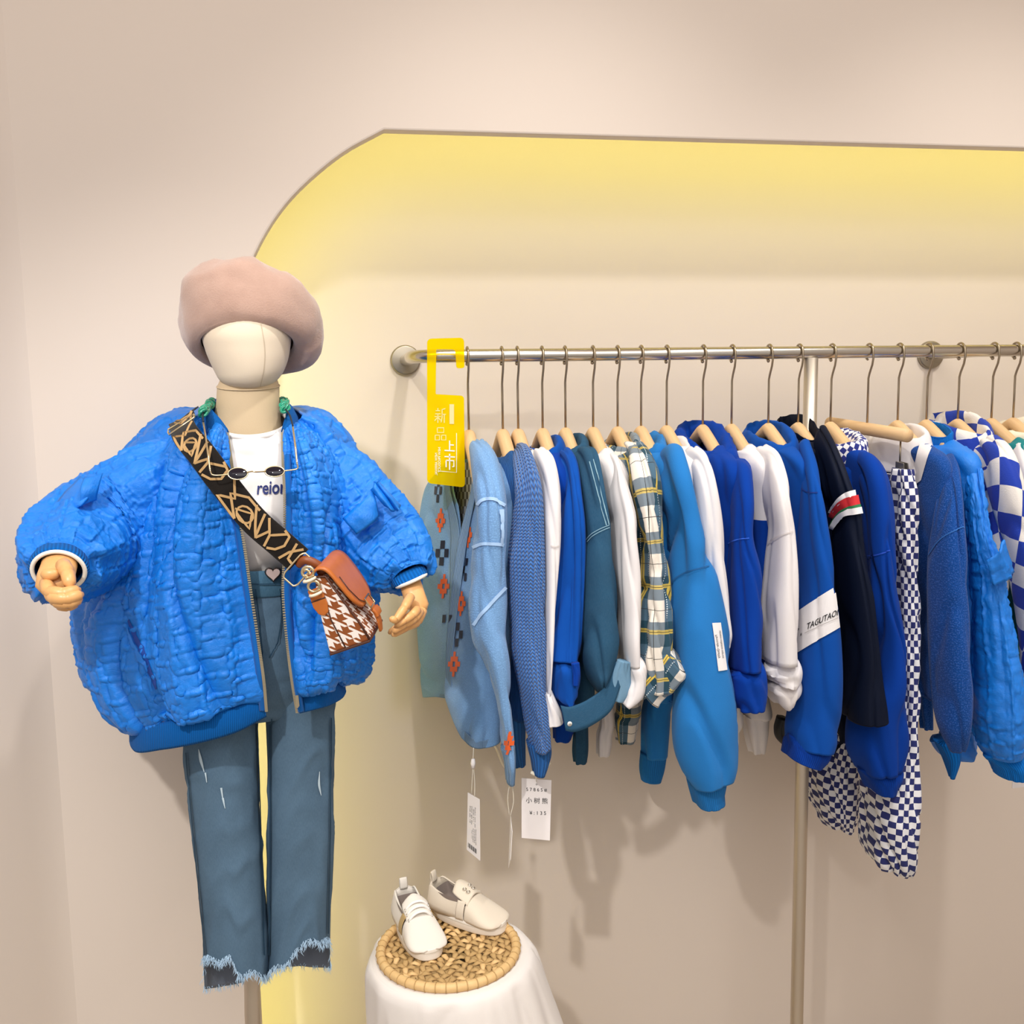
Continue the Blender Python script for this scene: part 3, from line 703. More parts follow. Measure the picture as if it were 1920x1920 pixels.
for k in list(range(9, 27)) + list(range(44, 58)):
    c = cpts[k]; a1 = V((rnd.uniform(-1, 1), rnd.uniform(-1, 1), rnd.uniform(-1, 1))).normalized(); a2 = a1.orthogonal()
    tube('chain_link', [c + (a1 * math.cos(t) + a2 * math.sin(t)) * .0055 for t in [2 * PI * i / 14 for i in range(14)]], .0021, GREEN, ch, 7, closed=True)

# ---------------------------------------------------------------- crossbody bag
bag = thing('crossbody_bag', P(650, 1150, -.70), 'small tan leather and houndstooth crossbody bag on a wide black patterned strap', 'bag')
BLK = fabric('black_webbing', '#17120f', .85, .15, 30, 800, .4)
TAN = plain('tan_jacquard', '#b08d5e', .8)
LEA = N('tan_leather'); LEA.base(LEA.mix(LEA.noise(LEA.uv(1, 0, True), 60, 4), rgb('#a9571b'), rgb('#c06d2a'))); LEA.p(Roughness=.42); LEA.bump(LEA.noise(LEA.uv(1, 0, True), 500, 3), .12, .0006); LEA = LEA.m
LEAD = plain('dark_leather_edge', '#4a2413', .5)
# strap
sc = [(352, 776, -.50), (341, 786, -.555), (346, 812, -.618), (378, 852, -.655), (420, 908, -.672), (474, 974, -.684), (526, 1020, -.690), (560, 1050, -.694)]
ce = cr([P(*q) for q in sc], 90); rings = []
ua = V((.80, 0, .60)).normalized()
for j, p in enumerate(ce):
    t = (ce[min(j + 1, 89)] - ce[max(j - 1, 0)]).normalized(); y = V((0, -1, 0)); x = t.cross(y)
    x = x.normalized() if x.length > .2 else ua
    if j < 12: x = ua.lerp(x, j / 12).normalized()
    if x.x < 0: x = -x
    rings.append([p + x * wv_ + V((0, o, 0)) for wv_, o in ((-.0195, .001), (-.019, -.001), (-.01, -.0018), (0, -.002), (.01, -.0018), (.019, -.001), (.0195, .001))])
st = loft('strap', rings, BLK, bag, False, thick=.0022)
# woven figures: angular open lines, repeated along the strap
lay = lambda s, w: (s, w)
def strap_pt(s, w):
    k = max(0, min(88.999, s)); j = int(k); f = k - j
    a = rings[j][0].lerp(rings[j + 1][0], f); b = rings[j][-1].lerp(rings[j + 1][-1], f)
    return a.lerp(b, w) + V((0, -.0042, 0))
def motif(poly, wd=.0017):
    q = []
    for a, b in zip(poly, poly[1:]):
        for i in range(5): q.append((a[0] + (b[0] - a[0]) * i / 5, a[1] + (b[1] - a[1]) * i / 5))
    q.append(poly[-1]); pts = [strap_pt(*z) for z in q]
    rr_ = []
    for i, p in enumerate(pts):
        t = (pts[min(i + 1, len(pts) - 1)] - pts[max(i - 1, 0)]).normalized(); x = t.cross(V((0, -1, 0))).normalized()
        rr_.append([p - x * wd, p + x * wd])
    loft('strap_motif', rr_, TAN, bag, False, smooth=False)
def ringm(s, w, rs, rw): motif([(s + rs * math.cos(a), w + rw * math.sin(a)) for a in [2 * PI * i / 12 for i in range(13)]], .0014)
for o in (22, 51):
    motif([(o + 0, .95), (o + 5, .5), (o + 1, .1), (o + 9, .06)])
    motif([(o + 9, .06), (o + 3, .5), (o + 7, .9), (o + 12, .9)])
    motif([(o + 7, .3), (o + 11, .62), (o + 14, .2), (o + 8, .25)], .0013)
    ringm(o + 10, .42, 2.6, .26)
    motif([(o + 10, .95), (o + 17, .12), (o + 14, .95)]); motif([(o + 17, .12), (o + 19, .6)])
    motif([(o + 16, .95), (o + 20, .5), (o + 25, .95)]); motif([(o + 20, .5), (o + 21, .08)])
    motif([(o + 22, .1), (o + 25, .25), (o + 27, .55), (o + 26, .9), (o + 23, .97)])
motif([(80, .1), (82, .5), (87, .9)]); motif([(82, .9), (84, .3), (88, .25)])
motif([(10, .1), (14, .5), (11, .95)]); motif([(13, .2), (18, .5), (15, .9), (19, .9)])
# strap slider
def sframe(s0, s1, w0, w1, nm):
    tube(nm, [strap_pt(s0, w0), strap_pt(s0, w1), strap_pt((s0 + s1) / 2, w1 + .02), strap_pt(s1, w1), strap_pt(s1, w0), strap_pt((s0 + s1) / 2, w0 - .02)], .0016, GOLD, bag, 8, closed=True)
sframe(16, 20, -.04, 1.04, 'strap_slider')
# lower ring of the strap
rc = P(561, 1068, -.700); rx_ = V((.68, 0, .73)); ry_ = V((.70, -.1, -.68)).normalized()
tube('strap_ring', [rc + rx_ * .022 * max(-1, min(1, 1.25 * math.cos(a))) + ry_ * .012 * max(-1, min(1, 1.25 * math.sin(a))) for a in [2 * PI * i / 32 for i in range(32)]], .0014, GOLD, bag, 8, closed=True)
# bag body in its own frame: d across the gusset, h up, w into depth
bo = P(655, 1213, -.725)
th = math.radians(-19)
dv = V((.96, -.26, 0)).normalized(); wv3 = V((.24, .97, 0)).normalized()
hv = V((0, 0, 1))
Rm = Matrix.Rotation(math.radians(20), 3, V((0, -1, 0)))
Rm = Matrix.Rotation(math.radians(-20), 3, V((0, 1, 0)))
dv = Rm @ dv; hv = Rm @ hv; wv3 = Rm @ wv3
def B(d, h, w_=0): return bo + (dv * d + hv * h + wv3 * w_) * .87
n = N('houndstooth_canvas'); t_ = n.n('TexCoord'); s_ = n.n('SeparateXYZ'); mp_ = n.n('Mapping'); mp_.inputs['Scale'].default_value = (1 / .0215,) * 3
n.link(t_.outputs['UV'], mp_.inputs[0]); n.link(mp_.outputs[0], s_.inputs[0])
fx = n.math('FRACT', n.math('ADD', s_.outputs[0], 100)); fy = n.math('FRACT', n.math('ADD', s_.outputs[1], 100))
A1 = n.math('LESS_THAN', fx, .5); B1 = n.math('LESS_THAN', fy, .5)
dg_ = n.math('LESS_THAN', n.math('FRACT', n.math('ADD', n.math('MULTIPLY', n.math('ADD', s_.outputs[0], s_.outputs[1]), 2), 100)), .5)
both = n.math('MULTIPLY', A1, B1); xor = n.math('ABSOLUTE', n.math('SUBTRACT', A1, B1))
n.base(n.mix(n.math('ADD', both, n.math('MULTIPLY', xor, dg_)), rgb('#ebe2dc'), rgb('#8a4a1f'))); n.p(Roughness=.9); n.bump(n.noise(n.uv(), 800, 2), .3, .0008); HOUND = n.m
def slab(name, poly, w0, w1, mat, label=None, uvdir=True):
    k = len(poly); vs = []; fs = []; uvs = []
    m_ = len(poly)
    vs = [B(d, h, w0) for d, h in poly] + [B(d, h, w1) for d, h in poly]
    fs.append(list(range(m_))); uvs += [(d, h) for d, h in poly]
    fs.append([m_ + i for i in range(m_)][::-1]); uvs += [(d, h) for d, h in poly][::-1]
    c_ = 0
    for i in range(m_):
        j = (i + 1) % m_; L_ = math.dist(poly[i], poly[j])
        fs.append([j, i, m_ + i, m_ + j]); uvs += [(w0, c_ + L_), (w0, c_), (w1, c_), (w1, c_ + L_)]; c_ += L_
    o = mk(name, vs, fs, mat, bag, uvs, False, label=label); return bevel(o, .0025, 2)
slab('body', [(-.034, 0), (.034, .0), (.030, .03), (.008, .118), (-.008, .122), (-.020, .085)], 0, .105, HOUND, 'brown and white houndstooth body')
slab('base_trim', [(-.035, -.004), (.0355, -.004), (.0355, .001), (-.035, .001)], -.0015, .1065, LEAD)
tube('gusset_piping', [B(*p) for p in ((.035, .002, -.001), (.031, .03, -.001), (.009, .118, -.001), (-.008, .123, -.001))], .0016, LEAD, bag, 8)
tube('gusset_fold', [B(*p) for p in ((-.006, .002, -.0006), (-.010, .05, -.0006), (-.006, .085, -.0006))], .0010, LEAD, bag, 6)
# leather flap wraps the top and the front
def strip3(name, path, w0, w1, th_, mat, tip=0, label=None):
    path = cr([V((d, h)) for d, h in path], 24); rings_ = []
    for j, q in enumerate(path):
        t = path[min(j + 1, 23)] - path[max(j - 1, 0)]; nn = V((-t.y, t.x)).normalized()
        if nn.x < 0 and j > 6: nn = -nn
        k = max(0, (j / 23 - .55) / .45) * tip
        a, b = w0 + (w1 - w0) * .5 * (1 - math.sqrt(max(0, 1 - k ** 2.2))), w1 - (w1 - w0) * .5 * (1 - math.sqrt(max(0, 1 - k ** 2.2)))
        rings_.append([B(q.x, q.y, a + (b - a) * i / 10) for i in range(11)])
    return loft(name, rings_, mat, bag, False, thick=th_, label=label)
strip3('flap', [(-.012, .124), (.002, .131), (.014, .124), (.023, .098), (.031, .068), (.036, .048)], -.005, .110, -.0035, LEA, .86, 'tan leather flap')
tube('flap_stitch', [B(*p) for p in ((.0255, .108, .012), (.032, .085, .010), (.038, .062, .020), (.041, .052, .034))], .0007, LEAD, bag, 6)
strip3('buckle_strap', [(.038, .056), (.043, .036), (.044, .014), (.040, -.004)], .042, .062, -.003, LEA, .8)
strip3('strap_keeper', [(.044, .034), (.0465, .028), (.0465, .022)], .038, .066, -.004, LEA, 0)
tube('buckle', [B(*p) for p in ((.041, .056, .036), (.041, .056, .068), (.0455, .040, .068), (.0455, .040, .036))], .0013, GOLD, bag, 8, closed=True)
slab('side_tab', [(-.026, .106), (-.004, .106), (-.0035, .078), (-.008, .064), (-.016, .060), (-.024, .065), (-.028, .078)], -.004, -.0005, LEA)
slab('side_tab_band', [(-.0275, .089), (-.003, .089), (-.003, .086), (-.0275, .086)], -.0048, -.001, LEAD)
# braided fastening above the tab and a rolled handle
for k in range(4):
    c = B(-.015 + .002 * (k % 2), .104 + .012 * k - .006, -.004)
    tube('side_link', [c + (dv * math.cos(a) * .008 + (hv if k % 2 else wv3) * math.sin(a) * .0075) for a in [2 * PI * i / 16 for i in range(16)]], .0021, GOLD if k % 2 else plain('cream_cord', '#e3d6bf', .7), bag, 7, closed=True)
tube('swivel_clip', cr([B(-.018, .130, -.006), P(583, 1078, -.705), P(575, 1068, -.702), P(566, 1074, -.70)], 12), .0022, GOLD, bag, 8)
tube('handle', cr([B(.002, .126, .01), P(606, 1067, -.70), P(590, 1056, -.70), P(572, 1050, -.698), P(560, 1058, -.69)], 24), .0062, plain('rolled_leather', '#7d3f18', .45), bag, 12)
# ---------------------------------------------------------------- garments on the rail
GROUP = 'children\'s clothes hanging on the rail'
Z0 = RZ - .150
def sup(a, b, t, e=.75):
    c, s = math.cos(t), math.sin(t)
    return a * math.copysign(abs(c) ** e, c), b * math.copysign(abs(s) ** e, s)
def gthing(i, name, label, cat):
    h = hang[i]; return thing(name, (h.x, RY, Z0), label, cat, GROUP)
def body(i, t, mat, hem=.47, bw=.163, th=.021, dx=0, seed=1, A=.005, lean=0.0, top=0):
    h = hang[i]; rows = []
    for dz, a, b in [(-.024, .080, .019), (-.030, .098, .0225), (-.040, .125, .0240), (-.055, .155, .0240), (-.080, bw + .006, .022), (-.12, bw + .004, th), (-.24, bw + .002, th), (-.36, bw + .004, th), (-hem + .02, bw + .004, th), (-hem, bw - .004, th * .9)]:
        ce_ = V((h.x + dx * min(1, -dz / .3), RY + .0, Z0 + dz + top))
        dip = .026 if dz == -.024 else .008 if dz == -.030 else 0
        rows.append([ce_ + V((sup(1, b, q)[1], -sup(a, 1, q)[0], -dip * max(0, -math.sin(q)))) for q in [2 * PI * k / 40 for k in range(40)]])
    f_ = folds(A, seed, 11, 1.8)
    return loft('body', dense(rows, 70, 90, True), mat, t, disp=lambda u, v, s, q: f_(u, v, s, q) * min(1, max(0, (q - .2) / .2)), thick=.0015, flip=True)
def slv(i, t, rows, mat, Y=None, ry=.050, seed=1, A=.004, name='sleeve', nv=80, nu=72, fv=1.6, fu=12, yoff=0, cap=(1, 1), lab=None, disp=None, dark=None):
    cs = []; rs = []
    n_ = len(rows)
    for k, (y, a, b) in enumerate(rows):
        Yk = Y[k] if Y else [-.315, -.360, -.395][k] if k < 3 else -.412 - .006 * min(k - 3, 4)
        Yk += yoff
        L, R = P(a, y, Yk), P(b, y, Yk); c = (L + R) / 2; hw = (R - L).length / 2
        ray_ = c - CAM; th = math.atan2(ray_.x, ray_.y); hw = hw * math.cos(th)
        r2 = min(ry, .82 * hw / max(.05, math.sin(abs(th)))); r2 = r2 if k else min(r2, .026)
        r1 = math.sqrt(max(hw * hw - (r2 * math.sin(th)) ** 2, (.3 * hw) ** 2)) / math.cos(th)
        cs.append(c); rs.append(V((r1, r2)))
    cs = cr(cs, nv); rs = cr(rs, nv); rings = []
    for j in range(nv):
        tn = (cs[min(j + 1, nv - 1)] - cs[max(j - 1, 0)]).normalized()
        x = V((1, 0, 0)); x = (x - tn * x.dot(tn)).normalized(); y_ = tn.cross(x)
        ring = []
        for k in range(nu):
            u_, v_ = sup(rs[j].x, rs[j].y, 2 * PI * k / nu, .9); ring.append(cs[j] + x * u_ + y_ * v_)
        rings.append(ring)
    return loft(name, rings, mat, t, True, cap, disp or folds(A, seed, fu, fv), flip=False, label=lab)
def farsleeve(i, t, rows, mat, seed=3, name='sleeve', A=.004, Y=-.10):
    """the sleeve on the wall side; only its end shows below the hems"""
    h = hang[i]; cs = [V((h.x, -.070, Z0 - .09)), V((h.x, -.062, Z0 - .16))]; rs = [V((.018, .025)), V((.020, .034))]
    for y, a, b in rows:
        L, R = P(a, y, Y), P(b, y, Y); cs.append((L + R) / 2); rs.append(V(((R - L).length / 2 * .72, (R - L).length * .5)))
    nv, nu = 50, 40; cs = cr(cs, nv); rs = cr(rs, nv)
    return loft(name, [[cs[j] + V((u_, v_, 0)) for u_, v_ in [sup(rs[j].x, rs[j].y, 2 * PI * k / nu, .9) for k in range(nu)]] for j in range(nv)], mat, t, True, (1, 1), folds(A, seed, 14, 2), flip=True)
COL = {'crew': [(0, -.030), (.002, -.018), (.003, -.004), (.001, .002), (-.003, -.004), (-.005, -.02)],
       'shirt': [(0, -.026), (-.001, -.004), (.002, .014), (.006, .018), (.012, .010), (.019, -.014), (.021, -.026)],
       'hood': [(0, -.034), (.014, -.036), (.024, -.020), (.026, .000), (.022, .018), (.010, .024), (-.002, .012), (-.008, -.01)],
       'stand': [(0, -.03), (.002, -.012), (.004, .010), (.002, .026), (-.002, .022), (-.004, -.01)]}
def collar(i, t, kind, mat, name='collar', a=.081, b=.018, dz=0, slope=.020, seed=2, A=.0015, dx=0, sc=1.0, near=0, fup=0):
    dz -= .024
    h = hang[i]; rows = []
    for d, z in COL[kind]:
        d *= sc
        rows.append([V((h.x + dx + (b + d) * math.sin(q), RY + near - (a + d) * math.cos(q), Z0 + dz + z * sc - slope * math.cos(q) ** 2 - fup * math.cos(q) - .024 * max(0, -math.sin(q)))) for q in [2 * PI * k / 32 for k in range(32)]])
    return loft(name, dense(rows, 24, 64, True), mat, t, disp=folds(A, seed, 30, 12), thick=.0012, flip=True)
RIBC = {}
def cuffpx(t, rows, mat, Y=-.435, ry=.034, seed=1, name='cuff', A=.002, lab=None, i=0):
    return slv(i, t, rows, mat, [Y] * len(rows), ry, seed, A, name, 30, 60, 4, 16, lab=lab)
W1 = fabric('white_cotton', '#e4dfe0', .85, .04, 10, 900, .2, .1)
ROY = fabric('royal_blue_cotton', '#0a4aa2', .9, .12, 10, 900, .2, .03)
ROYD = fabric('deep_royal_fleece', '#053a98', .95, .12, 10, 700, .25, .03)
SKY = fabric('sky_blue_fleece', '#2474bc', .95, .10, 14, 700, .3, .06, 0, .08)
SKYR = ribmat('sky_blue_rib', '#2474bc', .0036, .35)
TEALD = denim('teal_denim', '#0e3450', '#1a5072', 16, .13)
DENL = denim('pale_denim_inside', '#5c82a0', '#7397b2', 20)
NAV = fabric('navy_nylon', '#0a1328', .6, .2, 8, 600, .0, 0, 0, .03)
ROYR = ribmat('royal_rib', '#0a3c9a', .0036, .35)
LBLUE = fabric('pale_blue_wool', '#6f97c4', .95, .10, 18, 420, .8, .2, .25)
LRIB = ribmat('pale_blue_rib', '#7f9fc4', .0045, .6)
FUZ = fabric('fuzzy_blue_wool', '#0e4590', .95, .25, 30, 300, .9, .12, .6)
# chunky rib knit: braided columns in the bump, ridges in the mesh
n = N('chunky_blue_knit'); t_ = n.n('TexCoord'); s_ = n.n('SeparateXYZ'); n.link(t_.outputs['UV'], s_.inputs[0])
per = .0085
fx = n.math('FRACT', n.math('ADD', n.math('DIVIDE', s_.outputs[0], per), 100))
tri = n.math('ABSOLUTE', n.math('SUBTRACT', fx, .5))
st_ = n.math('FRACT', n.math('ADD', n.math('SUBTRACT', n.math('DIVIDE', s_.outputs[1], .0062), n.math('MULTIPLY', tri, 1.3)), 100))
hh = n.math('MULTIPLY', n.math('SINE', n.math('MULTIPLY', st_, PI)), n.math('SUBTRACT', 1.0, n.math('MULTIPLY', tri, 1.5)))
n.base(n.mix(hh, rgb('#1f4f97'), rgb('#4a86cf'))); n.p(Roughness=.95, Sheen_Weight=.3); n.bump(hh, .9, .004); CHUNK = n.m
CHRIB = ribmat('chunky_rib_hem', '#2f66ab', .006, .8)
CREAM = fabric('cream_edge', '#ece4d0', .95, .05)
# plaid
n = N('yellow_teal_plaid'); t_ = n.n('TexCoord'); s_ = n.n('SeparateXYZ'); n.link(t_.outputs['UV'], s_.inputs[0]); U_, V_ = s_.outputs[0], s_.outputs[1]
pp = .078
def tone(co, o):
    return (n.band(co, pp, o, .50), n.band(co, pp, o + .17, .09), n.band(co, pp, o + .72, .012), n.band(co, pp, o + .21, .012), n.band(co, .0085, 0, .18))
ua_, uy, uk, uk2, ud = tone(U_, .05); va_, vy, vk, vk2, vd = tone(V_, .30)
both = n.math('MULTIPLY', ua_, va_); any_ = n.math('MAXIMUM', ua_, va_)
k_ = n.mix(any_, rgb('#e9e1d6'), rgb('#77848f')); k_ = n.mix(n.math('MULTIPLY', ua_, .75), k_, rgb('#1f5470')); k_ = n.mix(both, k_, rgb('#123f52'))
k_ = n.mix(n.math('MULTIPLY', n.math('MAXIMUM', uy, n.math('MULTIPLY', vy, .8)), .85), k_, rgb('#e2c24a'))
k_ = n.mix(n.math('MAXIMUM', n.math('MAXIMUM', uk, vk), n.math('MAXIMUM', uk2, vk2)), k_, rgb('#26221f'))
k_ = n.mix(n.math('MULTIPLY', n.math('MULTIPLY', n.band(U_, pp, .08, .012), n.band(V_, .004, 0, .5)), .9), k_, rgb('#dfe6e8'))
k_ = n.mix(n.math('MULTIPLY', n.math('MULTIPLY', n.band(U_, pp, .40, .012), n.band(V_, .004, 0, .5)), .9), k_, rgb('#dfe6e8'))
n.base(k_); n.p(Roughness=.9, Sheen_Weight=.15); n.bump(n.noise(n.uv(), 800, 2), .25, .001); PLAID = n.m
def checks(name, c1, c2, size, rough=.85, rot=0, bump=0, bs=900):
    n = N(name); uv = n.uv(1, rot); k = n.n('TexChecker'); n.link(uv, k.inputs['Vector']); k.inputs['Scale'].default_value = 1 / size
    k.inputs[1].default_value = rgb(c1); k.inputs[2].default_value = rgb(c2); n.link(k.outputs[0], n.b.inputs['Base Color']); n.p(Roughness=rough, Sheen_Weight=.1)
    n.bump(n.noise(n.uv(), bs, 2), bump or .2, .001); return n.m
SMALLCHK = checks('small_check_cotton', '#e7e6ea', '#1d2566', .0118)
HOODCHK = checks('hood_lining_check', '#eeedf2', '#1a2880', .0115, rot=.7)
BIGCHK = checks('large_check_knit', '#e8e2dc', '#1638a4', .044, .95, .35, .6, 500)
DARKCHK = checks('dark_check_lining', '#1a1a20', '#8f959c', .014)
BLACK = plain('black_thread', '#17171c', .8)
PAPER = fabric('white_label', '#f1eef0', .7, .02)
BQ = nylon('bright_blue_nylon', '#1480e8'); BQR = ribmat('bright_blue_rib', '#1277d6', .004, .5)
def seam(tr, pts, mat, t, wd=2, n_=20, off=.0016, name='seam'): return line_decal(name, tr, pts, wd, mat, t, off, n_)

# 1 pale blue patterned cardigan, open front facing left
t = gthing(0, 'cardigan', 'pale blue wool cardigan with orange flowers and dark checks, nearest the mannequin', 'cardigan')
CR_ = [[(888, 858, -.300), (905, 852, -.325), (925, 868, -.345), (935, 868, -.31), (862, 862, -.14), (828, 880, -.105), (833, 872, -.125), (843, 862, -.165)],
       [(886, 915, -.300), (912, 905, -.350), (938, 918, -.378), (958, 912, -.34), (852, 905, -.085), (803, 915, -.075), (822, 925, -.13), (846, 918, -.200)],
       [(868, 987, -.300), (905, 990, -.355), (940, 995, -.388), (962, 985, -.34), (850, 980, -.075), (791, 975, -.065), (822, 992, -.135), (862, 987, -.220)],
       [(856, 1050, -.300), (898, 1060, -.362), (938, 1065, -.390), (960, 1050, -.34), (848, 1045, -.07), (787, 1050, -.06), (820, 1060, -.14), (863, 1050, -.240)],
       [(840, 1190, -.305), (876, 1215, -.366), (912, 1230, -.390), (948, 1210, -.34), (848, 1170, -.065), (788, 1180, -.055), (818, 1200, -.14), (862, 1195, -.248)],
       [(838, 1275, -.305), (868, 1330, -.366), (905, 1360, -.388), (938, 1330, -.34), (848, 1262, -.065), (794, 1270, -.055), (822, 1285, -.14), (862, 1282, -.248)],
       [(842, 1308, -.303), (872, 1385, -.362), (905, 1402, -.382), (932, 1375, -.34), (848, 1295, -.065), (799, 1306, -.055), (822, 1306, -.14), (860, 1312, -.246)]]
cg = dense([[P(*q) for q in r] for r in CR_], 90, 150, False)
cb = loft('body', cg, LBLUE, t, False, disp=folds(.004, 21, 12, 2.5), flip=True, thick=.0025)
hemr = [r for r in cg[82:]]
loft('hem_rib', [[p + V((-.0022, -.0030, 0)) for p in r] for r in hemr], LRIB, t, False, flip=True, thick=.001)
for nm, c0 in (('placket', slice(0, 9)), ('placket', slice(141, 150))):
    loft(nm, [[p + V((-.002, -.0035, 0)) for p in r[c0]] for r in cg], LRIB, t, False, flip=True, thick=.001)
lin = [[P(a_, y, Y_) for a_, Y_ in ((880, -.28), (872, -.24), (862, -.20), (853, -.16), (846, -.13))] for y in (868, 910, 950, 1000, 1050)]
loft('lining', [[p + V((.008, .01, 0)) for p in r] for r in dense(lin, 20, 20, False)], DARKCHK, t, False, flip=True)
rows = [(846, 882, 912), (882, 885, 932), (925, 890, 943), (966, 894, 947), (1050, 888, 947), (1132, 884, 951), (1185, 886, 950), (1221, 905, 954), (1263, 919, 956), (1315, 931, 956), (1376, 938, 961), (1429, 945, 964), (1463, 950, 961)]
s1 = slv(0, t, rows, LBLUE, seed=5, ry=.044, A=.003, disp=folds(.003, 5, 16, 3))
slv(0, t, [(1400, 938, 965), (1425, 944, 966), (1466, 949, 963)], LRIB, [-.440] * 3, .02, 1, .001, 'cuff', 16, 40)
T1 = bvh(cb, s1)
LPIPE = fabric('pale_blue_piping', '#a3c1e4', .95, .05)
for pts in [[(893, 952), (905, 938), (925, 936), (945, 948)], [(888, 1027), (905, 1020), (930, 1020), (943, 1022)], [(940, 955), (941, 990), (940, 1020)], [(889, 1172), (905, 1150), (930, 1120), (950, 1098)]]:
    seam(T1, pts, LPIPE, t, 6, 20, .0025, 'patch_edge')
seam(T1, [(798, 1200), (812, 1210), (813, 1255)], LPIPE, t, 4, 16, .002, 'pocket_edge')
ORG = fabric('orange_yarn', '#e0612e', .95, .1); DKY = fabric('navy_yarn', '#1b2238', .95, .1)
def motif_px(c, w_, h_, cells, mat, t, tr, lean=0):
    m = len(cells); k = len(cells[0]); vid = {}; vs = []; fs = []
    def vert(i_, j_):
        if (i_, j_) not in vid:
            p = hit(tr, c[0] + (i_ / k - .5) * w_ + lean * (.5 - j_ / m), c[1] + (j_ / m - .5) * h_, .0042)
            vid[(i_, j_)] = len(vs) if p is not None else -1
            if p is not None: vs.append(p)
        return vid[(i_, j_)]
    for j_ in range(m):
        for i_ in range(k):
            if cells[j_][i_] == 'X':
                q = [vert(i_, j_), vert(i_ + 1, j_), vert(i_ + 1, j_ + 1), vert(i_, j_ + 1)]
                if min(q) >= 0 and max((vs[q[a]] - vs[q[a - 1]]).length for a in range(4)) < .03: fs.append(q)
    if fs:
        used = sorted({i_ for f in fs for i_ in f}); mp = {a: b for b, a in enumerate(used)}
        mk('knit_motif', [vs[a] for a in used], [[mp[a] for a in f] for f in fs], mat, t)
FL = ['..X..', '.XXX.', 'XX.XX', '.XXX.', '..X..']; CK = ['.X.', 'X.X', '.X.']
for c, w_, h_, o in [((829, 976), 18, 46, 1), ((832, 1037), 24, 46, 0), ((835, 1099), 22, 46, 1), ((842, 1160), 18, 44, 0), ((888, 933), 12, 46, 0), ((882, 1003), 13, 48, 1), ((877, 1068), 14, 44, 0), ((868, 1132), 17, 46, 1), ((861, 1190), 20, 46, 0), ((855, 1245), 22, 46, 1), ((825, 920), 14, 44, 0), ((955, 1392), 12, 44, 1)]:
    motif_px(c, w_, h_, FL if o else CK, ORG if o else DKY, t, T1, 3)

# 2 chunky rib sweater
t = gthing(1, 'rib_sweater', 'mid blue chunky rib sweater with a thin white neck edge', 'sweater')
body(1, t, CHRIB, .50, seed=31, A=.003)
rows = [(858, 958, 984), (885, 958, 998), (912, 962, 1010), (940, 964, 1017), (1002, 958, 1021), (1060, 952, 1023), (1180, 955, 1023), (1250, 964, 1022), (1300, 974, 1023), (1360, 983, 1028), (1395, 990, 1030)]
kf = folds(.003, 33, 10, 2)
slv(1, t, rows, CHUNK, seed=33, ry=.052, disp=lambda u, v, s, q: kf(u, v, s, q) + .0016 * abs(math.sin(PI * u / .0085)), nu=168)
slv(1, t, [(1388, 986, 1030), (1415, 992, 1032), (1447, 997, 1020)], CHRIB, [-.440] * 3, .028, 2, .001, 'cuff', 16, 60)
collar(1, t, 'crew', CHRIB, dz=-.008); tube('neck_edge', [V((hang[1].x + .021 * math.sin(q), RY - .083 * math.cos(q), Z0 - .026 - .020 * math.cos(q) ** 2 - .024 * max(0, -math.sin(q)))) for q in [2 * PI * k / 40 for k in range(40)]], .0022, CREAM, t, 6, closed=True)
farsleeve(1, t, [(1200, 925, 965), (1330, 935, 985), (1390, 945, 985), (1434, 962, 984)], CHRIB)
tube('hem_edge', cr([P(918, 1386, -.18), P(932, 1405, -.15), P(945, 1436, -.12), P(966, 1442, -.10), P(982, 1434, -.09)], 20), .003, CREAM, t, 8)
tube('cuff_edge', cr([P(996, 1448, -.45), P(1006, 1452, -.455), P(1018, 1446, -.45), P(1030, 1430, -.44)], 12), .0032, CREAM, t, 8)
# 3 white sweatshirt
t = gthing(2, 'white_sweatshirt', 'plain white sweatshirt with a flared turned cuff beside the blue rib sweater', 'sweatshirt')
body(2, t, W1, .46, seed=41)
s_ = slv(2, t, [(866, 1000, 1030), (890, 1006, 1040), (915, 1014, 1046), (950, 1016, 1049), (1023, 1017, 1049), (1132, 1016, 1041), (1210, 1015, 1037), (1298, 1015, 1032)], W1, seed=43, ry=.04, A=.003)
cuffpx(t, [(1294, 1014, 1032), (1312, 1013, 1040), (1335, 1010, 1050), (1352, 1009, 1053)], W1, -.44, .032, 5)
collar(2, t, 'crew', W1, dz=-.010)
seam(bvh(s_), [(1033, 1023), (1040, 1026), (1048, 1023)], fabric('white_seam', '#cfc8c6'), t, 2.5)
# 4 royal blue shirt
t = gthing(3, 'blue_shirt', 'royal blue shirt with a folded collar and a tab cuff, left of the denim jacket', 'shirt')
body(3, t, ROYD, .50, seed=51)
slv(3, t, [(868, 1040, 1066), (900, 1048, 1077), (945, 1052, 1083), (990, 1052, 1089), (1050, 1050, 1090), (1130, 1043, 1089), (1200, 1037, 1086), (1240, 1034, 1084)], ROY, seed=53, ry=.042, A=.0055, fu=18)
cuffpx(t, [(1236, 1034, 1082), (1250, 1032, 1086), (1275, 1031, 1085), (1300, 1034, 1080), (1312, 1046, 1074)], ROY, -.437, .040, 7, name='rolled_cuff')
cuffpx(t, [(1243, 1070, 1084), (1262, 1073, 1086), (1285, 1073, 1083)], ROYD, -.478, .006, 9, name='cuff_tab', A=.001)
collar(3, t, 'shirt', ROY, dz=.004, sc=1.15); farsleeve(3, t, [(1250, 1032, 1085), (1345, 1030, 1082), (1385, 1034, 1070)], ROYD)
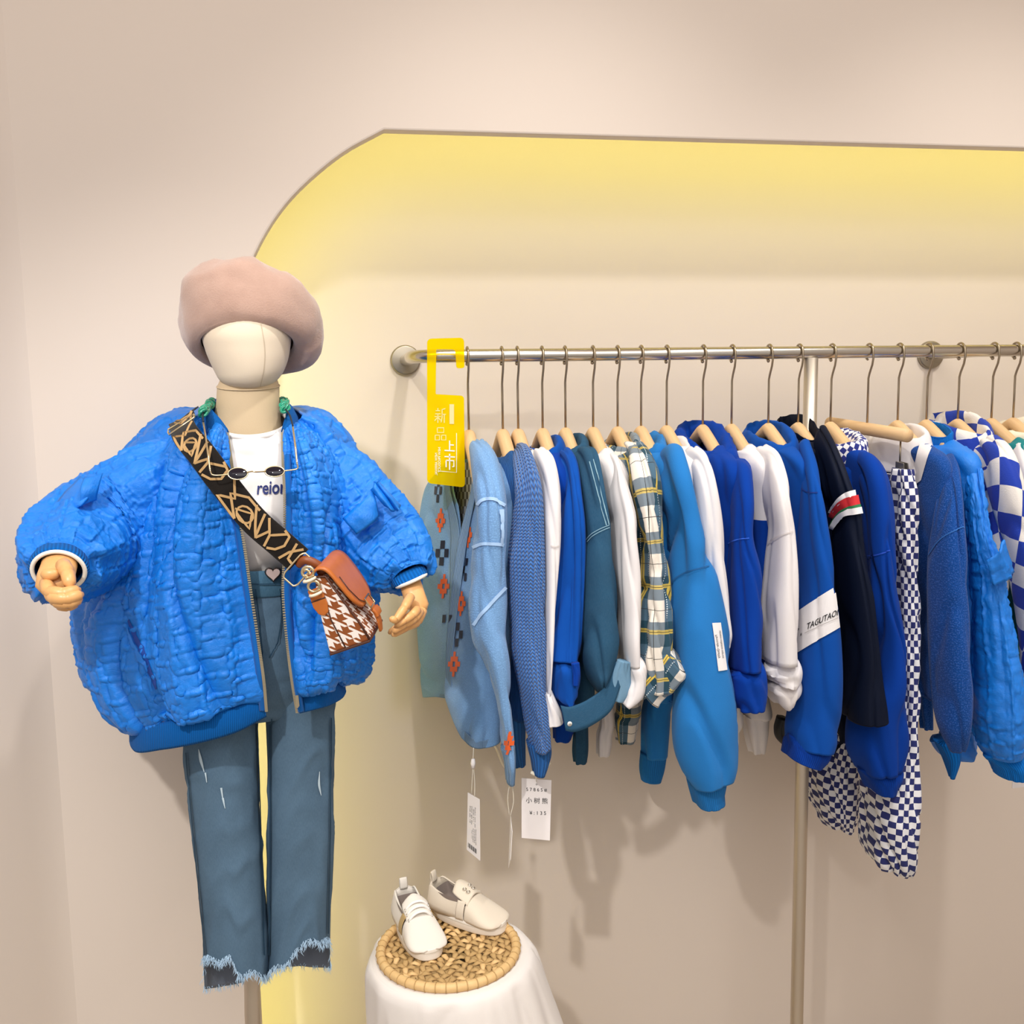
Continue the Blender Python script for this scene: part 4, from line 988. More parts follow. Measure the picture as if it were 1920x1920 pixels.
# 5 denim jacket
t = gthing(4, 'denim_jacket', 'teal denim jacket with pale stitching and a hanging buttoned cuff', 'jacket')
body(4, t, TEALD, .48, seed=61)
s_ = slv(4, t, [(862, 1078, 1108), (890, 1082, 1125), (924, 1089, 1132), (976, 1095, 1142), (1015, 1097, 1147), (1054, 1093, 1152), (1132, 1092, 1158), (1198, 1089, 1160), (1240, 1092, 1152), (1268, 1100, 1142), (1296, 1118, 1134)], TEALD, seed=63, ry=.050, A=.005)
cuffpx(t, [(1238, 1158, 1180), (1262, 1146, 1180), (1290, 1136, 1180), (1312, 1138, 1166)], DENL, -.462, .012, 5, name='cuff_inside', A=.002, lab='pale inside of the opened denim cuff')
ca = cr([P(1150, 1262, -.468), P(1132, 1308, -.474), P(1098, 1335, -.478), P(1066, 1348, -.478), P(1047, 1346, -.476)], 24)
cf = loft('cuff', [[p + V((.004 + .001 * k, -.001 * k, z)) for k, z in enumerate(crs([.021, .010, -.004, -.021], 8))] for p in ca], TEALD, t, False, thick=.004)
lathe('snap', [(.0042, 0), (.004, .0012), (.0, .0018)], hit(bvh(cf), 1068, 1357, .0005, P(1068, 1357, -.484)), (0, -1, 0), plain('snap_white', '#f2efe9', .3), t, 16)
collar(4, t, 'shirt', TEALD, dz=.002, sc=1.35)
STI = plain('pale_stitching', '#7fa3b5', .9)
T_ = bvh(s_)
for pts in [[(1112, 862), (1122, 900), (1131, 940), (1141, 984)], [(1106, 866), (1116, 905), (1126, 945), (1137, 985)], [(1100, 1012), (1110, 1001), (1125, 992), (1141, 985)], [(1102, 1016), (1112, 1005), (1127, 996), (1142, 989)]]: seam(T_, pts, STI, t, 1.5, name='stitching')
farsleeve(4, t, [(1250, 1075, 1100), (1360, 1073, 1101), (1405, 1071, 1102), (1428, 1074, 1099)], TEALD)
# 6 white polo sweatshirt
t = gthing(5, 'white_polo_shirt', 'white sweatshirt with a blue and green striped collar beside the plaid shirt', 'sweatshirt')
body(5, t, W1, .47, seed=71)
slv(5, t, [(872, 1130, 1160), (905, 1132, 1166), (940, 1134, 1178), (975, 1142, 1188), (1010, 1145, 1190), (1080, 1150, 1197), (1150, 1157, 1197), (1200, 1160, 1196), (1240, 1165, 1197)], W1, seed=73, ry=.045, A=.003)
cuffpx(t, [(1238, 1166, 1200), (1246, 1166, 1209), (1270, 1168, 1212), (1295, 1158, 1206), (1316, 1152, 1180)], W1, -.445, .036, 4)
collar(5, t, 'crew', W1, dz=.004, sc=1.3)
for k, (m_, zz) in enumerate(((plain('collar_blue', '#1c4aa6', .9), -.026), (plain('collar_green', '#1f8a6e', .9), -.033), (plain('collar_navy', '#12233f', .9), -.040))):
    tube('collar_stripe', [V((hang[5].x + (.022 + .002 * k) * math.sin(q), RY - (.0875 + .003 * k) * math.cos(q), Z0 + zz - .012 - .022 * math.cos(q) ** 2 - .024 * max(0, -math.sin(q)))) for q in [2 * PI * j / 48 for j in range(48)]], .0040, m_, t, 8, closed=True)
farsleeve(5, t, [(1300, 1118, 1148), (1380, 1116, 1147), (1414, 1117, 1142)], W1)
# 7 plaid shirt
t = gthing(6, 'plaid_shirt', 'yellow, teal and cream plaid shirt with a bent-up cuff', 'shirt')
body(6, t, PLAID, .47, seed=81, dx=-.005)
slv(6, t, [(848, 1172, 1202), (876, 1174, 1216), (910, 1180, 1229), (967, 1191, 1234), (1025, 1198, 1238), (1080, 1199, 1243), (1145, 1198, 1248), (1200, 1197, 1250), (1249, 1200, 1250), (1290, 1206, 1246)], PLAID, seed=83, ry=.042, A=.0065, fu=20, fv=3)
cp = [P(1212, 1302, -.462), P(1236, 1282, -.470), P(1262, 1256, -.476), P(1284, 1240, -.480)]
cp = cr([P(1216, 1300, -.455), P(1232, 1282, -.462), P(1250, 1262, -.468), P(1268, 1236, -.472)], 20)
xd = V((.62, -.1, -.78)).normalized()
loft('cuff', [[p + xd * sup(.030, .016, 2 * PI * k / 40)[0] + V((.5, .75, .43)).normalized() * sup(.03, .014, 2 * PI * k / 40)[1] for k in range(40)] for p in cp], PLAID, t, True, (1, 1), folds(.002, 9, 20, 8), flip=True)
collar(6, t, 'shirt', PLAID, dz=.006, sc=1.15); farsleeve(6, t, [(1290, 1146, 1200), (1350, 1145, 1198), (1388, 1152, 1190)], PLAID)
# 8 sky blue hoodie
t = gthing(7, 'sky_blue_hoodie', 'sky blue hoodie with a white printed label on the sleeve', 'hoodie')
body(7, t, SKY, .49, seed=91, dx=.005)
s_ = slv(7, t, [(872, 1236, 1276), (895, 1236, 1286), (925, 1240, 1294), (975, 1258, 1307), (1062, 1257, 1329), (1165, 1253, 1348), (1260, 1258, 1361), (1330, 1258, 1367), (1390, 1262, 1369), (1430, 1274, 1369), (1455, 1286, 1364)], SKY, seed=93, ry=.062, A=.008, fu=11)
cuffpx(t, [(1446, 1284, 1364), (1462, 1288, 1360), (1485, 1294, 1359), (1503, 1299, 1358)], SKYR, -.440, .040, 3)
collar(7, t, 'hood', SKY, 'hood', dz=.002, sc=1.0, A=.003)
T_ = bvh(s_); SKD = plain('sky_seam', '#1b5f9e', .9)
seam(T_, [(1257, 1096), (1270, 1082), (1295, 1070), (1329, 1061)], SKD, t, 2.5, 24)
lb = grid_decal('sleeve_label', T_, [(1334, 1168), (1350, 1167), (1362, 1256), (1346, 1258)], 4, 12, PAPER, t, .002)
TL = bvh(lb)
text_decal('label_print', TL, 'Particular Quality', (1345, 1212), (.75, 6.2), (-6.0, .7), BLACK, t, .0009)
text_decal('label_print', TL, 'vienient collection express', (1352, 1208), (.55, 4.8), (-5, .6), BLACK, t, .0009)
farsleeve(7, t, [(1250, 1200, 1262), (1340, 1197, 1258), (1415, 1198, 1253)], SKY)
slv(7, t, [(1412, 1200, 1250), (1440, 1198, 1245), (1462, 1201, 1238)], SKYR, [-.10] * 3, .025, 1, .001, 'cuff', 14, 40)
# 9 white sweatshirt
t = gthing(8, 'white_sweatshirt', 'white sweatshirt squeezed between the sky blue hoodie and the royal blue hoodie', 'sweatshirt')
body(8, t, W1, .46, seed=101)
slv(8, t, [(862, 1282, 1316), (885, 1290, 1332), (910, 1298, 1340), (988, 1306, 1350), (1066, 1318, 1357), (1145, 1330, 1362), (1190, 1338, 1367), (1214, 1346, 1364)], W1, seed=103, ry=.036, A=.004)
collar(8, t, 'hood', W1, 'collar', dz=-.002, sc=.75, A=.002)
farsleeve(8, t, [(1300, 1352, 1378), (1375, 1366, 1384), (1398, 1370, 1382)], W1, Y=-.12)
# 10 royal blue hoodie
t = gthing(9, 'royal_blue_hoodie', 'royal blue hoodie with a thick hood and a rolled cuff', 'hoodie')
body(9, t, ROYD, .50, seed=111)
s_ = slv(9, t, [(880, 1350, 1400), (915, 1354, 1407), (955, 1360, 1407), (1010, 1362, 1405), (1072, 1362, 1420), (1150, 1363, 1425), (1203, 1364, 1422), (1255, 1367, 1421)], ROYD, seed=113, ry=.05, A=.004)
cuffpx(t, [(1250, 1366, 1422), (1262, 1365, 1431), (1295, 1366, 1433), (1322, 1374, 1428)], ROYD, -.438, .045, 5, name='rolled_cuff', A=.004)
collar(9, t, 'hood', ROYD, 'hood', dz=.008, sc=1.25, A=.003, fup=.024); collar(9, t, 'hood', ROYD, 'hood_layer', dz=-.022, sc=1.45, A=.002, a=.088)
seam(bvh(s_), [(1366, 1019), (1382, 1012), (1404, 1009)], plain('royal_seam', '#2c5fd0', .9), t, 2)
# 11 colour block sweatshirt
t = gthing(10, 'colour_block_sweatshirt', 'white sweatshirt with a royal blue lower body and a gathered white cuff', 'sweatshirt')
b_ = body(10, t, W1, .46, seed=121)
b_.data.materials.append(ROYD)
for p_ in b_.data.polygons: p_.material_index = 1 if p_.center.z < -.155 else 0
s_ = slv(10, t, [(858, 1412, 1446), (885, 1420, 1466), (915, 1426, 1476), (950, 1431, 1480), (1000, 1437, 1486), (1072, 1434, 1489), (1150, 1429, 1487), (1240, 1429, 1486)], W1, seed=123, ry=.05, A=.004)
cuffpx(t, [(1238, 1429, 1490), (1252, 1430, 1504), (1268, 1433, 1503), (1280, 1436, 1494)], W1, -.442, .045, 6, A=.003)
cuffpx(t, [(1276, 1436, 1498), (1290, 1436, 1503), (1306, 1442, 1496), (1318, 1452, 1490)], fabric('white_rib_lining', '#e6dfdd', .9, .06), -.436, .040, 8, name='cuff_lining', A=.004)  # off-white lining below the gathered cuff
collar(10, t, 'crew', W1, dz=-.012)
seam(bvh(s_), [(1440, 1018), (1455, 1008), (1486, 996)], fabric('white_seam_line', '#d8d0ce'), t, 2.5)
farsleeve(10, t, [(1300, 1380, 1440), (1340, 1386, 1442), (1375, 1392, 1440), (1408, 1402, 1434)], W1)
# 12 royal jacket with a lettered band
t = gthing(11, 'royal_blue_jacket', 'royal blue jacket with a white band of black lettering on the sleeve', 'jacket')
body(11, t, ROY, .50, seed=131)
s_ = slv(11, t, [(848, 1488, 1516), (880, 1496, 1526), (915, 1499, 1534), (960, 1498, 1541), (1020, 1494, 1552), (1098, 1492, 1562), (1177, 1488, 1571), (1255, 1488, 1576), (1310, 1482, 1575), (1365, 1472, 1570), (1395, 1472, 1562)], ROY, seed=133, ry=.060, A=.0035, fu=9)
cuffpx(t, [(1386, 1474, 1560), (1402, 1468, 1556), (1425, 1464, 1542)], ROYR, -.440, .046, 3)
collar(11, t, 'shirt', ROY, dz=.010, sc=1.5, A=.002, fup=.016)
T_ = bvh(s_)
bd = grid_decal('sleeve_band', T_, [(1489, 1152), (1564, 1100), (1573, 1176), (1490, 1228)], 24, 14, PAPER, t, .0022)
bd2 = None
TL = bvh(bd)
text_decal('band_lettering', TL, 'TAGUTAOFF', (1546, 1160), (11.4, -5.5), (2.6, -17), BLACK, t, .0012, .012)
text_decal('band_lettering', TL, 'P', (1496, 1183), (10, -5), (3, -11), BLACK, t, .0012, .01); text_decal('band_lettering', TL, 's', (1503, 1189), (9, -4), (2, -10), BLACK, t, .0012, .01)
seam(T_, [(1504, 916), (1515, 923), (1533, 924)], plain('royal_seam_dark', '#0a2f80', .9), t, 2)
seam(TL, [(1510, 1187), (1540, 1172), (1570, 1158)], plain('band_line', '#b9b4b4', .9), t, 1.2)
grid_decal('neck_label', bvh(t.children[0]), [(1446, 838), (1455, 842), (1449, 864), (1441, 860)], 3, 4, PAPER, t, .003)
# 13 navy jacket
t = gthing(12, 'navy_jacket', 'navy jacket with white, red and green stripes round the sleeve', 'jacket')
body(12, t, NAV, .53, seed=141)
s_ = slv(12, t, [(818, 1520, 1552), (850, 1528, 1568), (890, 1538, 1585), (921, 1546, 1597), (955, 1552, 1613), (1020, 1556, 1620), (1098, 1563, 1636), (1200, 1574, 1646), (1269, 1577, 1652), (1320, 1578, 1658), (1345, 1580, 1660)], NAV, seed=143, ry=.055, A=.004)
T_ = bvh(s_)
for k_, (m_, d_, b_) in enumerate(((PAPER, 2, 11), (plain('stripe_red', '#c8232c', .8), 17, 18), (plain('stripe_green', '#2b7a4b', .8), 29, 6), (PAPER, 38, 12))):
    line_decal('stripe', T_, [(1552, 986 + d_ * 1.1), (1562, 955 + d_), (1583, 930 + d_ * .92), (1606 + d_ * .25, 922 + d_ * .9)], [b_ * .5, b_ * .7, b_, b_], m_, t, .0036 + .0006 * k_, 30)
collar(12, t, 'stand', NAV, dz=.012, sc=1.4, A=.002, fup=.018); collar(12, t, 'shirt', NAV, 'collar_leaf', dz=.002, sc=1.4)
farsleeve(12, t, [(1330, 1548, 1600), (1400, 1548, 1590), (1444, 1550, 1584)], NAV, Y=-.2)
cuffpx(t, [(1345, 1455, 1480), (1372, 1450, 1478), (1394, 1466, 1484)], plain('black_toggle_fabric', '#0d0d12', .5), -.16, .02, 5, name='pocket_flap')
# 14 deep royal hoodie with a checkered lining
t = gthing(13, 'checkered_hoodie', 'deep royal blue hoodie with a small blue and white checkered hood lining', 'hoodie')
body(13, t, ROYD, .50, seed=151)
s_ = slv(13, t, [(872, 1592, 1640), (900, 1602, 1660), (960, 1616, 1670), (1036, 1622, 1671), (1115, 1632, 1678), (1200, 1640, 1692), (1270, 1628, 1697), (1330, 1600, 1699), (1390, 1592, 1698), (1440, 1604, 1690)], ROYD, [-.32, -.37, -.395, -.405, -.41, -.405, -.40, -.395, -.395, -.395], seed=153, ry=.055, A=.006)
cuffpx(t, [(1434, 1606, 1692), (1452, 1610, 1690), (1478, 1618, 1680)], ROYR, -.395, .045, 3)
collar(13, t, 'hood', HOODCHK, 'hood_lining', dz=-.004, sc=1.25, a=.088, A=.002); collar(13, t, 'hood', ROYD, 'hood', dz=-.050, sc=1.45, a=.098, A=.002)
seam(bvh(s_), [(1627, 1042), (1645, 1040), (1668, 1032)], plain('deep_seam', '#2450c8', .9), t, 2)
# 16 fuzzy coat
t = gthing(15, 'fuzzy_coat', 'fuzzy mid blue wool coat with a white collar', 'coat')
body(15, t, FUZ, .52, seed=161, th=.022)
s_ = slv(15, t, [(858, 1766, 1790), (885, 1762, 1800), (925, 1760, 1804), (985, 1752, 1807), (1063, 1742, 1813), (1184, 1740, 1818), (1297, 1748, 1821), (1360, 1760, 1817), (1405, 1784, 1808)], FUZ, seed=163, ry=.052, A=.004)
collar(15, t, 'shirt', W1, dz=.002, sc=1.5, A=.0015)
seam(bvh(s_), [(1742, 1040), (1765, 1010), (1800, 990), (1807, 988)], plain('fuzzy_seam', '#2e6ab8', .9), t, 2)
grid_decal('collar_front', bvh(t.children[0], t.children[2]), [(1728, 822), (1752, 822), (1730, 900), (1708, 920)], 8, 12, W1, t, .004)
farsleeve(15, t, [(1200, 1722, 1746), (1300, 1720, 1745), (1365, 1726, 1746)], FUZ, Y=-.15)
# 17 quilted jacket on the rail
t = gthing(16, 'quilted_jacket', 'bright blue quilted nylon jacket hanging beside the large check knit', 'jacket')
body(16, t, BQ, .50, seed=171)
qd = quilt(.0036, .034, .030, .0028, 5, lambda s, q: min(1, q / .03) * min(1, (1 - q) / .04))
s_ = slv(16, t, [(853, 1786, 1818), (886, 1794, 1846), (932, 1806, 1849), (998, 1812, 1857), (1060, 1815, 1880), (1120, 1817, 1888), (1200, 1818, 1905), (1270, 1820, 1918), (1340, 1816, 1925), (1385, 1822, 1922), (1410, 1836, 1918)], BQ, seed=173, ry=.065, nv=150, nu=150, disp=qd)
cuffpx(t, [(1402, 1842, 1925), (1425, 1850, 1930), (1450, 1858, 1928)], BQR, -.435, .045, 4)
slv(16, t, [(1385, 1750, 1800), (1420, 1765, 1798), (1457, 1778, 1788)], BQR, [-.36] * 3, .03, 2, .002, 'hem_band', 16, 40)
cuffpx(t, [(1372, 1748, 1840), (1392, 1760, 1840), (1408, 1790, 1838)], FUZ if False else BQ, -.33, .03, 8, name='hem_fold', A=.006)
collar(16, t, 'stand', BQR, dz=-.002, sc=1.3)
tab_ = [P(1850, 1052, -.475), P(1885, 1012, -.478), P(1904, 1072, -.475), P(1862, 1098, -.475)]
loft('sleeve_tab', dense([[tab_[0], (tab_[0] + tab_[1]) / 2 + V((0, -.01, 0)), tab_[1]], [tab_[3], (tab_[3] + tab_[2]) / 2 + V((0, -.01, 0)), tab_[2]]], 12, 20, False), BQ, t, False, disp=quilt(.002, .03, .03, .002, 2), thick=.004)
# 18 large check knit
t = gthing(17, 'check_knit', 'chunky white and royal blue large check knit cardigan near the right edge', 'cardigan')
body(17, t, BIGCHK, .50, seed=181, A=.004)
slv(17, t, [(838, 1826, 1874), (870, 1838, 1900), (920, 1852, 1918), (1000, 1872, 1938), (1100, 1892, 1960), (1200, 1908, 1975), (1300, 1915, 1980)], BIGCHK, seed=183, ry=.06, A=.004)
collar(17, t, 'shirt', BIGCHK, dz=.018, sc=1.7, A=.002, fup=.016)
# 19 edge sweater
t = gthing(18, 'teal_sweater', 'teal topped sweater cut off by the right edge of the frame', 'sweater')
body(18, t, fabric('teal_knit', '#0e7c80', .95, .1), .48, seed=191)
slv(18, t, [(845, 1892, 1935), (880, 1900, 1950), (940, 1915, 1975), (1100, 1940, 2000), (1250, 1945, 2005)], W1, seed=193, ry=.05)
collar(18, t, 'crew', fabric('teal_rib', '#12787c', .95, .1), dz=-.004)
t = gthing(19, 'cream_sweater', 'cream sweater edge on the last hanger at the right', 'sweater')
body(19, t, CREAM, .48, seed=195); collar(19, t, 'hood', CREAM, 'hood', dz=.012, sc=1.1)
slv(19, t, [(850, 1925, 1960), (900, 1935, 1990), (1050, 1960, 2020), (1250, 1965, 2020)], CREAM, seed=197, ry=.05)

# ---------------------------------------------------------------- dowel hanger with clipped checkered trousers
hp_ = V((P(1627, 755, RY).x, RY, RZ)); hang[14] = hp_
t = thing('clip_hanger', hp_, 'wooden clip hanger with a sawn dowel end, holding the small check trousers', 'hanger', None)
r = RR + .0035; arc = [hp_ + V((0, -r * math.sin(a), r * math.cos(a))) for a in [math.radians(d) for d in range(-165, 100, 15)]]
tube('hook', arc + [hp_ + V((0, -r - .001, -.012)), hp_ + V((0, -.013, -.026)), hp_ + V((0, -.004, -.042)), hp_ + V((0, 0, -.052)), hp_ + V((0, 0, -.155))], .0022, WIRE, t, 8)
d0, d1 = P(1548, 790, -.16), P(1709, 817, -.345)
d0 = P(1556, 793, -.09); d1 = P(1702, 817, -.345); dd = (d1 - d0) / 2
tube('dowel', [d0, d0.lerp(d1, .3), d0.lerp(d1, .6), d1], .0128, BEECH, t, 24)
c1 = d1 - dd * .16; c2 = d0 + dd * .5
for c in (c1, c2):
    tube('clip_wire', [c + V((0, 0, -.012)), c + V((0, 0, -.06))], .0018, WIRE, t, 8)
    q = c + V((-.004, -.004, -.072))
    for s in (-1, 1):
        p_ = [q + V((s * .004 - .004, 0, .022)), q + V((s * .004 - .004, -.028, .020)), q + V((s * .006, -.030, -.024)), q + V((s * .006, .004, -.026))]
        bevel(prism('clip_jaw', p_, (.0022, 0, 0), plain('grey_clip', '#7d7872', .35, .6), t), .0008, 1)
    tube('clip_spring', [q + V((-.006, -.012, .004)), q + V((.012, -.012, .004))], .005, WIRE, t, 12)
tr_ = thing('check_trousers', c1 + V((0, .07, -.1)), 'small blue and white check trousers clipped to the dowel hanger', 'trousers', GROUP)
wx = c1.x - .002
zt = c1.z - .078
wrows = []
for z, yn, yf, th in [(zt, c1.y - .018, c2.y + .02, .012), (zt - .03, c1.y - .028, c2.y + .03, .018), (zt - .10, c1.y - .034, c2.y + .035, .022), (zt - .26, c1.y - .02, c2.y + .02, .016)]:
    wrows.append([V((wx + (z - zt) * -.03 + sup(1, th, q)[1], (yn + yf) / 2 - (yf - yn) / 2 * sup(1, 1, q)[0], z)) for q in [2 * PI * k / 40 for k in range(40)]])
loft('hips', dense(wrows, 50, 90, True), SMALLCHK, tr_, disp=folds(.006, 201, 26, 3), cap=(1, 0), flip=True)
def pleg(rows, Y, ry, seed):
    cs = []; rs = []
    for y, a, b in rows:
        L, R = P(a, y, Y), P(b, y, Y); cs.append((L + R) / 2); th = math.atan2(cs[-1].x, cs[-1].y + 2.05); hw = (R - L).length / 2 * math.cos(th)
        r2 = min(ry, .85 * hw / math.sin(th)); rs.append(V((math.sqrt(max(hw * hw - (r2 * math.sin(th)) ** 2, (.25 * hw) ** 2)) / math.cos(th), r2)))
    nv, nu = 90, 80; cs = cr(cs, nv); rs = cr(rs, nv)
    return loft('leg', [[cs[j] + V((sup(rs[j].x, 1, q)[0], sup(1, rs[j].y, q)[1], -.10 * (sup(1, rs[j].y, q)[1] + rs[j].y) * 0)) for q in [2 * PI * k / nu for k in range(nu)]] for j in range(nv)], SMALLCHK, tr_, True, (1, 1), folds(.006, seed, 22, 4), flip=True)
pleg([(880, 1678, 1706), (920, 1668, 1713), (980, 1663, 1717), (1100, 1662, 1719), (1250, 1650, 1719), (1400, 1632, 1716), (1500, 1612, 1713), (1560, 1610, 1708), (1595, 1614, 1704), (1612, 1622, 1698)], -.36, .085, 211)
pleg([(900, 1630, 1668), (1000, 1600, 1660), (1200, 1560, 1640), (1350, 1530, 1612), (1440, 1516, 1608), (1490, 1515, 1602), (1520, 1522, 1598), (1545, 1540, 1592)], -.175, .08, 215)

# ---------------------------------------------------------------- yellow acrylic sign
n = N('yellow_acrylic'); n.base(rgb('#ffe000')); n.p(Roughness=.06, IOR=1.3, Transmission_Weight=.0)
tr1 = n.n('BsdfTransparent'); tr1.inputs[0].default_value = (1.0, .90, .02, 1); mx = n.n('MixShader'); mx.inputs[0].default_value = .36
n.link(tr1.outputs[0], mx.inputs[1]); n.link(n.b.outputs[0], mx.inputs[2]); n.link(mx.outputs[0], n.t.nodes['Material Output'].inputs[0]); ACR = n.m
SGY = -.262
sgn = thing('acrylic_sign', P(835, 770, SGY), 'translucent yellow acrylic hook sign with white lettering hung on the rail end', 'sign')
def rnd_poly(pts):
    out = []
    m = len(pts)
    for i, q in enumerate(pts):
        x, y, r_ = q; a = V(pts[i - 1][:2]); b = V((x, y)); c = V(pts[(i + 1) % m][:2])
        if r_ == 0: out.append(b); continue
        u, w_ = (a - b).normalized(), (c - b).normalized()
        for k in range(7):
            f = k / 6; out.append((b + u * r_) * (1 - f) ** 2 + b * 2 * f * (1 - f) + (b + w_ * r_) * f * f)
    return out
sp = rnd_poly([(801, 635, 9), (870, 633, 9), (871, 690, 5), (856, 691, 6), (854, 656, 5), (845, 655, 2), (818, 655, 2), (817, 739, 2), (870, 742, 7), (872, 914, 9), (801, 906, 9)])
sp = [V((x, y)) for x, y in [(q.x, q.y) for q in sp]]
w3 = [P(q.x, q.y, SGY + (0.0)) for q in sp]
sb = prism('panel', w3, (0, .004, 0), ACR, sgn)
T_ = bvh(sb)
WHT = plain('white_lettering', '#f4efe6', .6)
text_decal('lettering', T_, '上', (845, 836), (1, 26), (-22, 0), WHT, sgn, .0012, .02) if False else None
def stroke(nm, pts, wd=2.4, m_=WHT):
    w_ = [P(x, y, SGY - .0012) for x, y in pts]; h_ = wd / 2 / 1100; rings_ = []
    for j, p in enumerate(w_):
        tn = (w_[min(j + 1, len(w_) - 1)] - w_[max(j - 1, 0)]).normalized(); x = V((tn.z, 0, -tn.x)); rings_.append([p - x * h_, p + x * h_])
    return loft(nm, rings_, m_, sgn, False, smooth=False)
# shang: vertical, short bar, base line; shi: dot, bar, frame with hook, middle vertical
for q in ([(843, 826), (843, 845)], [(843, 834), (851, 834.5)], [(833.5, 844.5), (852.5, 845.5)],
          [(843, 851), (843, 856)], [(833.5, 856), (853, 857)], [(836.5, 863), (836.5, 876)], [(836.5, 863), (851, 864), (851, 875), (848, 875)], [(843, 856), (843, 881)]): stroke('character_stroke', q)
PALE = plain('pale_lettering', '#efd98f', .6)
# xin and pin, seen through the sheet, and a pale label block
for q in ([(817, 770), (825, 770)], [(821, 765), (821, 769)], [(816, 776), (826, 776)], [(815, 781), (827, 781)], [(821, 776), (821, 793)], [(820, 783), (815, 789)], [(822, 783), (826, 788)], [(829, 768), (835, 766)], [(829, 767), (829, 782), (827, 792)], [(829, 777), (836, 777)], [(833, 777), (833, 793)],
          [(820, 802), (832, 802), (832, 811), (820, 811), (820, 802)], [(816, 816), (824, 816), (824, 825), (816, 825), (816, 816)], [(828, 816), (836, 816), (836, 825), (828, 825), (828, 816)]): stroke('pale_character_stroke', q, 1.9, PALE)
stroke('pale_block', [(847, 758), (847, 776), (847, 795)], 9, plain('pale_block', '#f0d596', .6))
stroke('frame_line', [(856, 812), (856, 886), (822, 883)], 1.1)
for k, tx in ((0, 'NEW ARRIVAL'), (1, 'NEW PRODUCT')):
    vs_, fs_ = text_mesh(tx, 1); c = V((818 + 6 * k, 870 - 8 * k))
    mk('small_lettering', [P(c.x - v.y * 6.5, c.y + v.x * 6.5, SGY - .0012) for v in vs_], fs_, WHT, sgn, None, False)

# ---------------------------------------------------------------- price tags
CARD = fabric('tag_card', '#ece6e6', .7, .02); CORD = fabric('tag_cord', '#ddd5c6', .9, .05)
def ptag(label, quad, Y0, Y1, strings, prints, bead=None):
    c = P((quad[0][0] + quad[2][0]) / 2, (quad[0][1] + quad[2][1]) / 2, (Y0 + Y1) / 2)
    o = thing('price_tag', c, label, 'price tag', 'price tags under the hems')
    a = [P(*quad[0], Y0), P(*quad[1], Y1), P(*quad[2], Y1), P(*quad[3], Y0)]
    nn = (a[1] - a[0]).cross(a[3] - a[0]).normalized()
    if nn.dot(CAM - a[0]) < 0: nn = -nn
    cd__ = prism('card', a, -nn * .0008, CARD, o)
    for s in strings: tube('string', cr([P(x, y, q) for x, y, q in s], 16), .0008, CORD, o, 6)
    if bead: tube('seal', [P(x, y, q) for x, y, q in bead], [.003, .0045, .003], CARD, o, 10)
    def m(u, v): return (a[0] * (1 - u) + a[1] * u) * (1 - v) + (a[3] * (1 - u) + a[2] * u) * v + nn * .0006
    for tx, u, v, sz, ang in prints:
        vs_, fs_ = text_mesh(tx, 1); W_ = (a[1] - a[0]).length; H_ = (a[3] - a[0]).length
        mk('print', [m(u + (v_.x * math.cos(ang) - v_.y * math.sin(ang)) * sz / W_, v - (v_.x * math.sin(ang) + v_.y * math.cos(ang)) * sz / H_) for v_ in vs_], fs_, BLACK, o, None, False)
    return o, m
o, m = ptag('narrow white printed tag with a barcode hanging under the pale cardigan', [(877, 1486), (899, 1499), (900, 1614), (875, 1593)], -.372, -.400,
            [[(888, 1402, -.385), (887, 1425, -.385), (886, 1450, -.385), (884, 1490, -.38)], [(888, 1440, -.385), (890, 1465, -.385), (890, 1493, -.388)]],
            [(('Product  name  size\nModel  8 7 6 5\nColour  light  blue\nGrade  pass  110'), .45, .34, .0045, -PI / 2), ('Material cotton 60%\nwool acrylic fibre\nMade to standard\nPrice 1 3 5', .55, .66, .0035, -PI / 2)], [(887, 1423, -.386), (887, 1431, -.386), (887, 1440, -.386)])
for k in range(9):
    u0 = .12 + k * .075; mk('barcode_bar', [m(u0, .85), m(u0 + (.05 if k % 2 else .03), .85), m(u0 + (.05 if k % 2 else .03), .93), m(u0, .93)], [(0, 1, 2, 3)], BLACK, o, None, False)
ptag('white tag with handwritten price under the blue rib sweater', [(978, 1459), (1034, 1463), (1031, 1576), (978, 1571)], -.42, -.42, [[(1004, 1447, -.425), (1005, 1458, -.423), (1006, 1466, -.423)]],
     [('5 7 8 6 5 #', .50, .175, .0085, .04), ('小 树 熊', .52, .36, .0115, .03), ('¥ : 1 3 5', .56, .56, .0092, .06), ('o', .5, .08, .006, 0)])
ptag('thin edge-on tag on a long string below the cardigan cuff', [(957, 1530, ), (960, 1560), (957, 1612), (953, 1628)], -.41, -.47, [[(957, 1463, -.44), (952, 1495, -.44), (955, 1528, -.44)], [(959, 1463, -.44), (963, 1500, -.44), (957, 1530, -.44)]], [])
ptag('white tag at the lower right frame edge under the quilted jacket', [(1900, 1428), (1935, 1424), (1935, 1474), (1898, 1478)], -.40, -.40, [[(1912, 1420, -.4), (1913, 1428, -.4), (1914, 1434, -.4)]], [('小 熊', .45, .35, .013, 0), ('¥', .3, .7, .012, 0)])

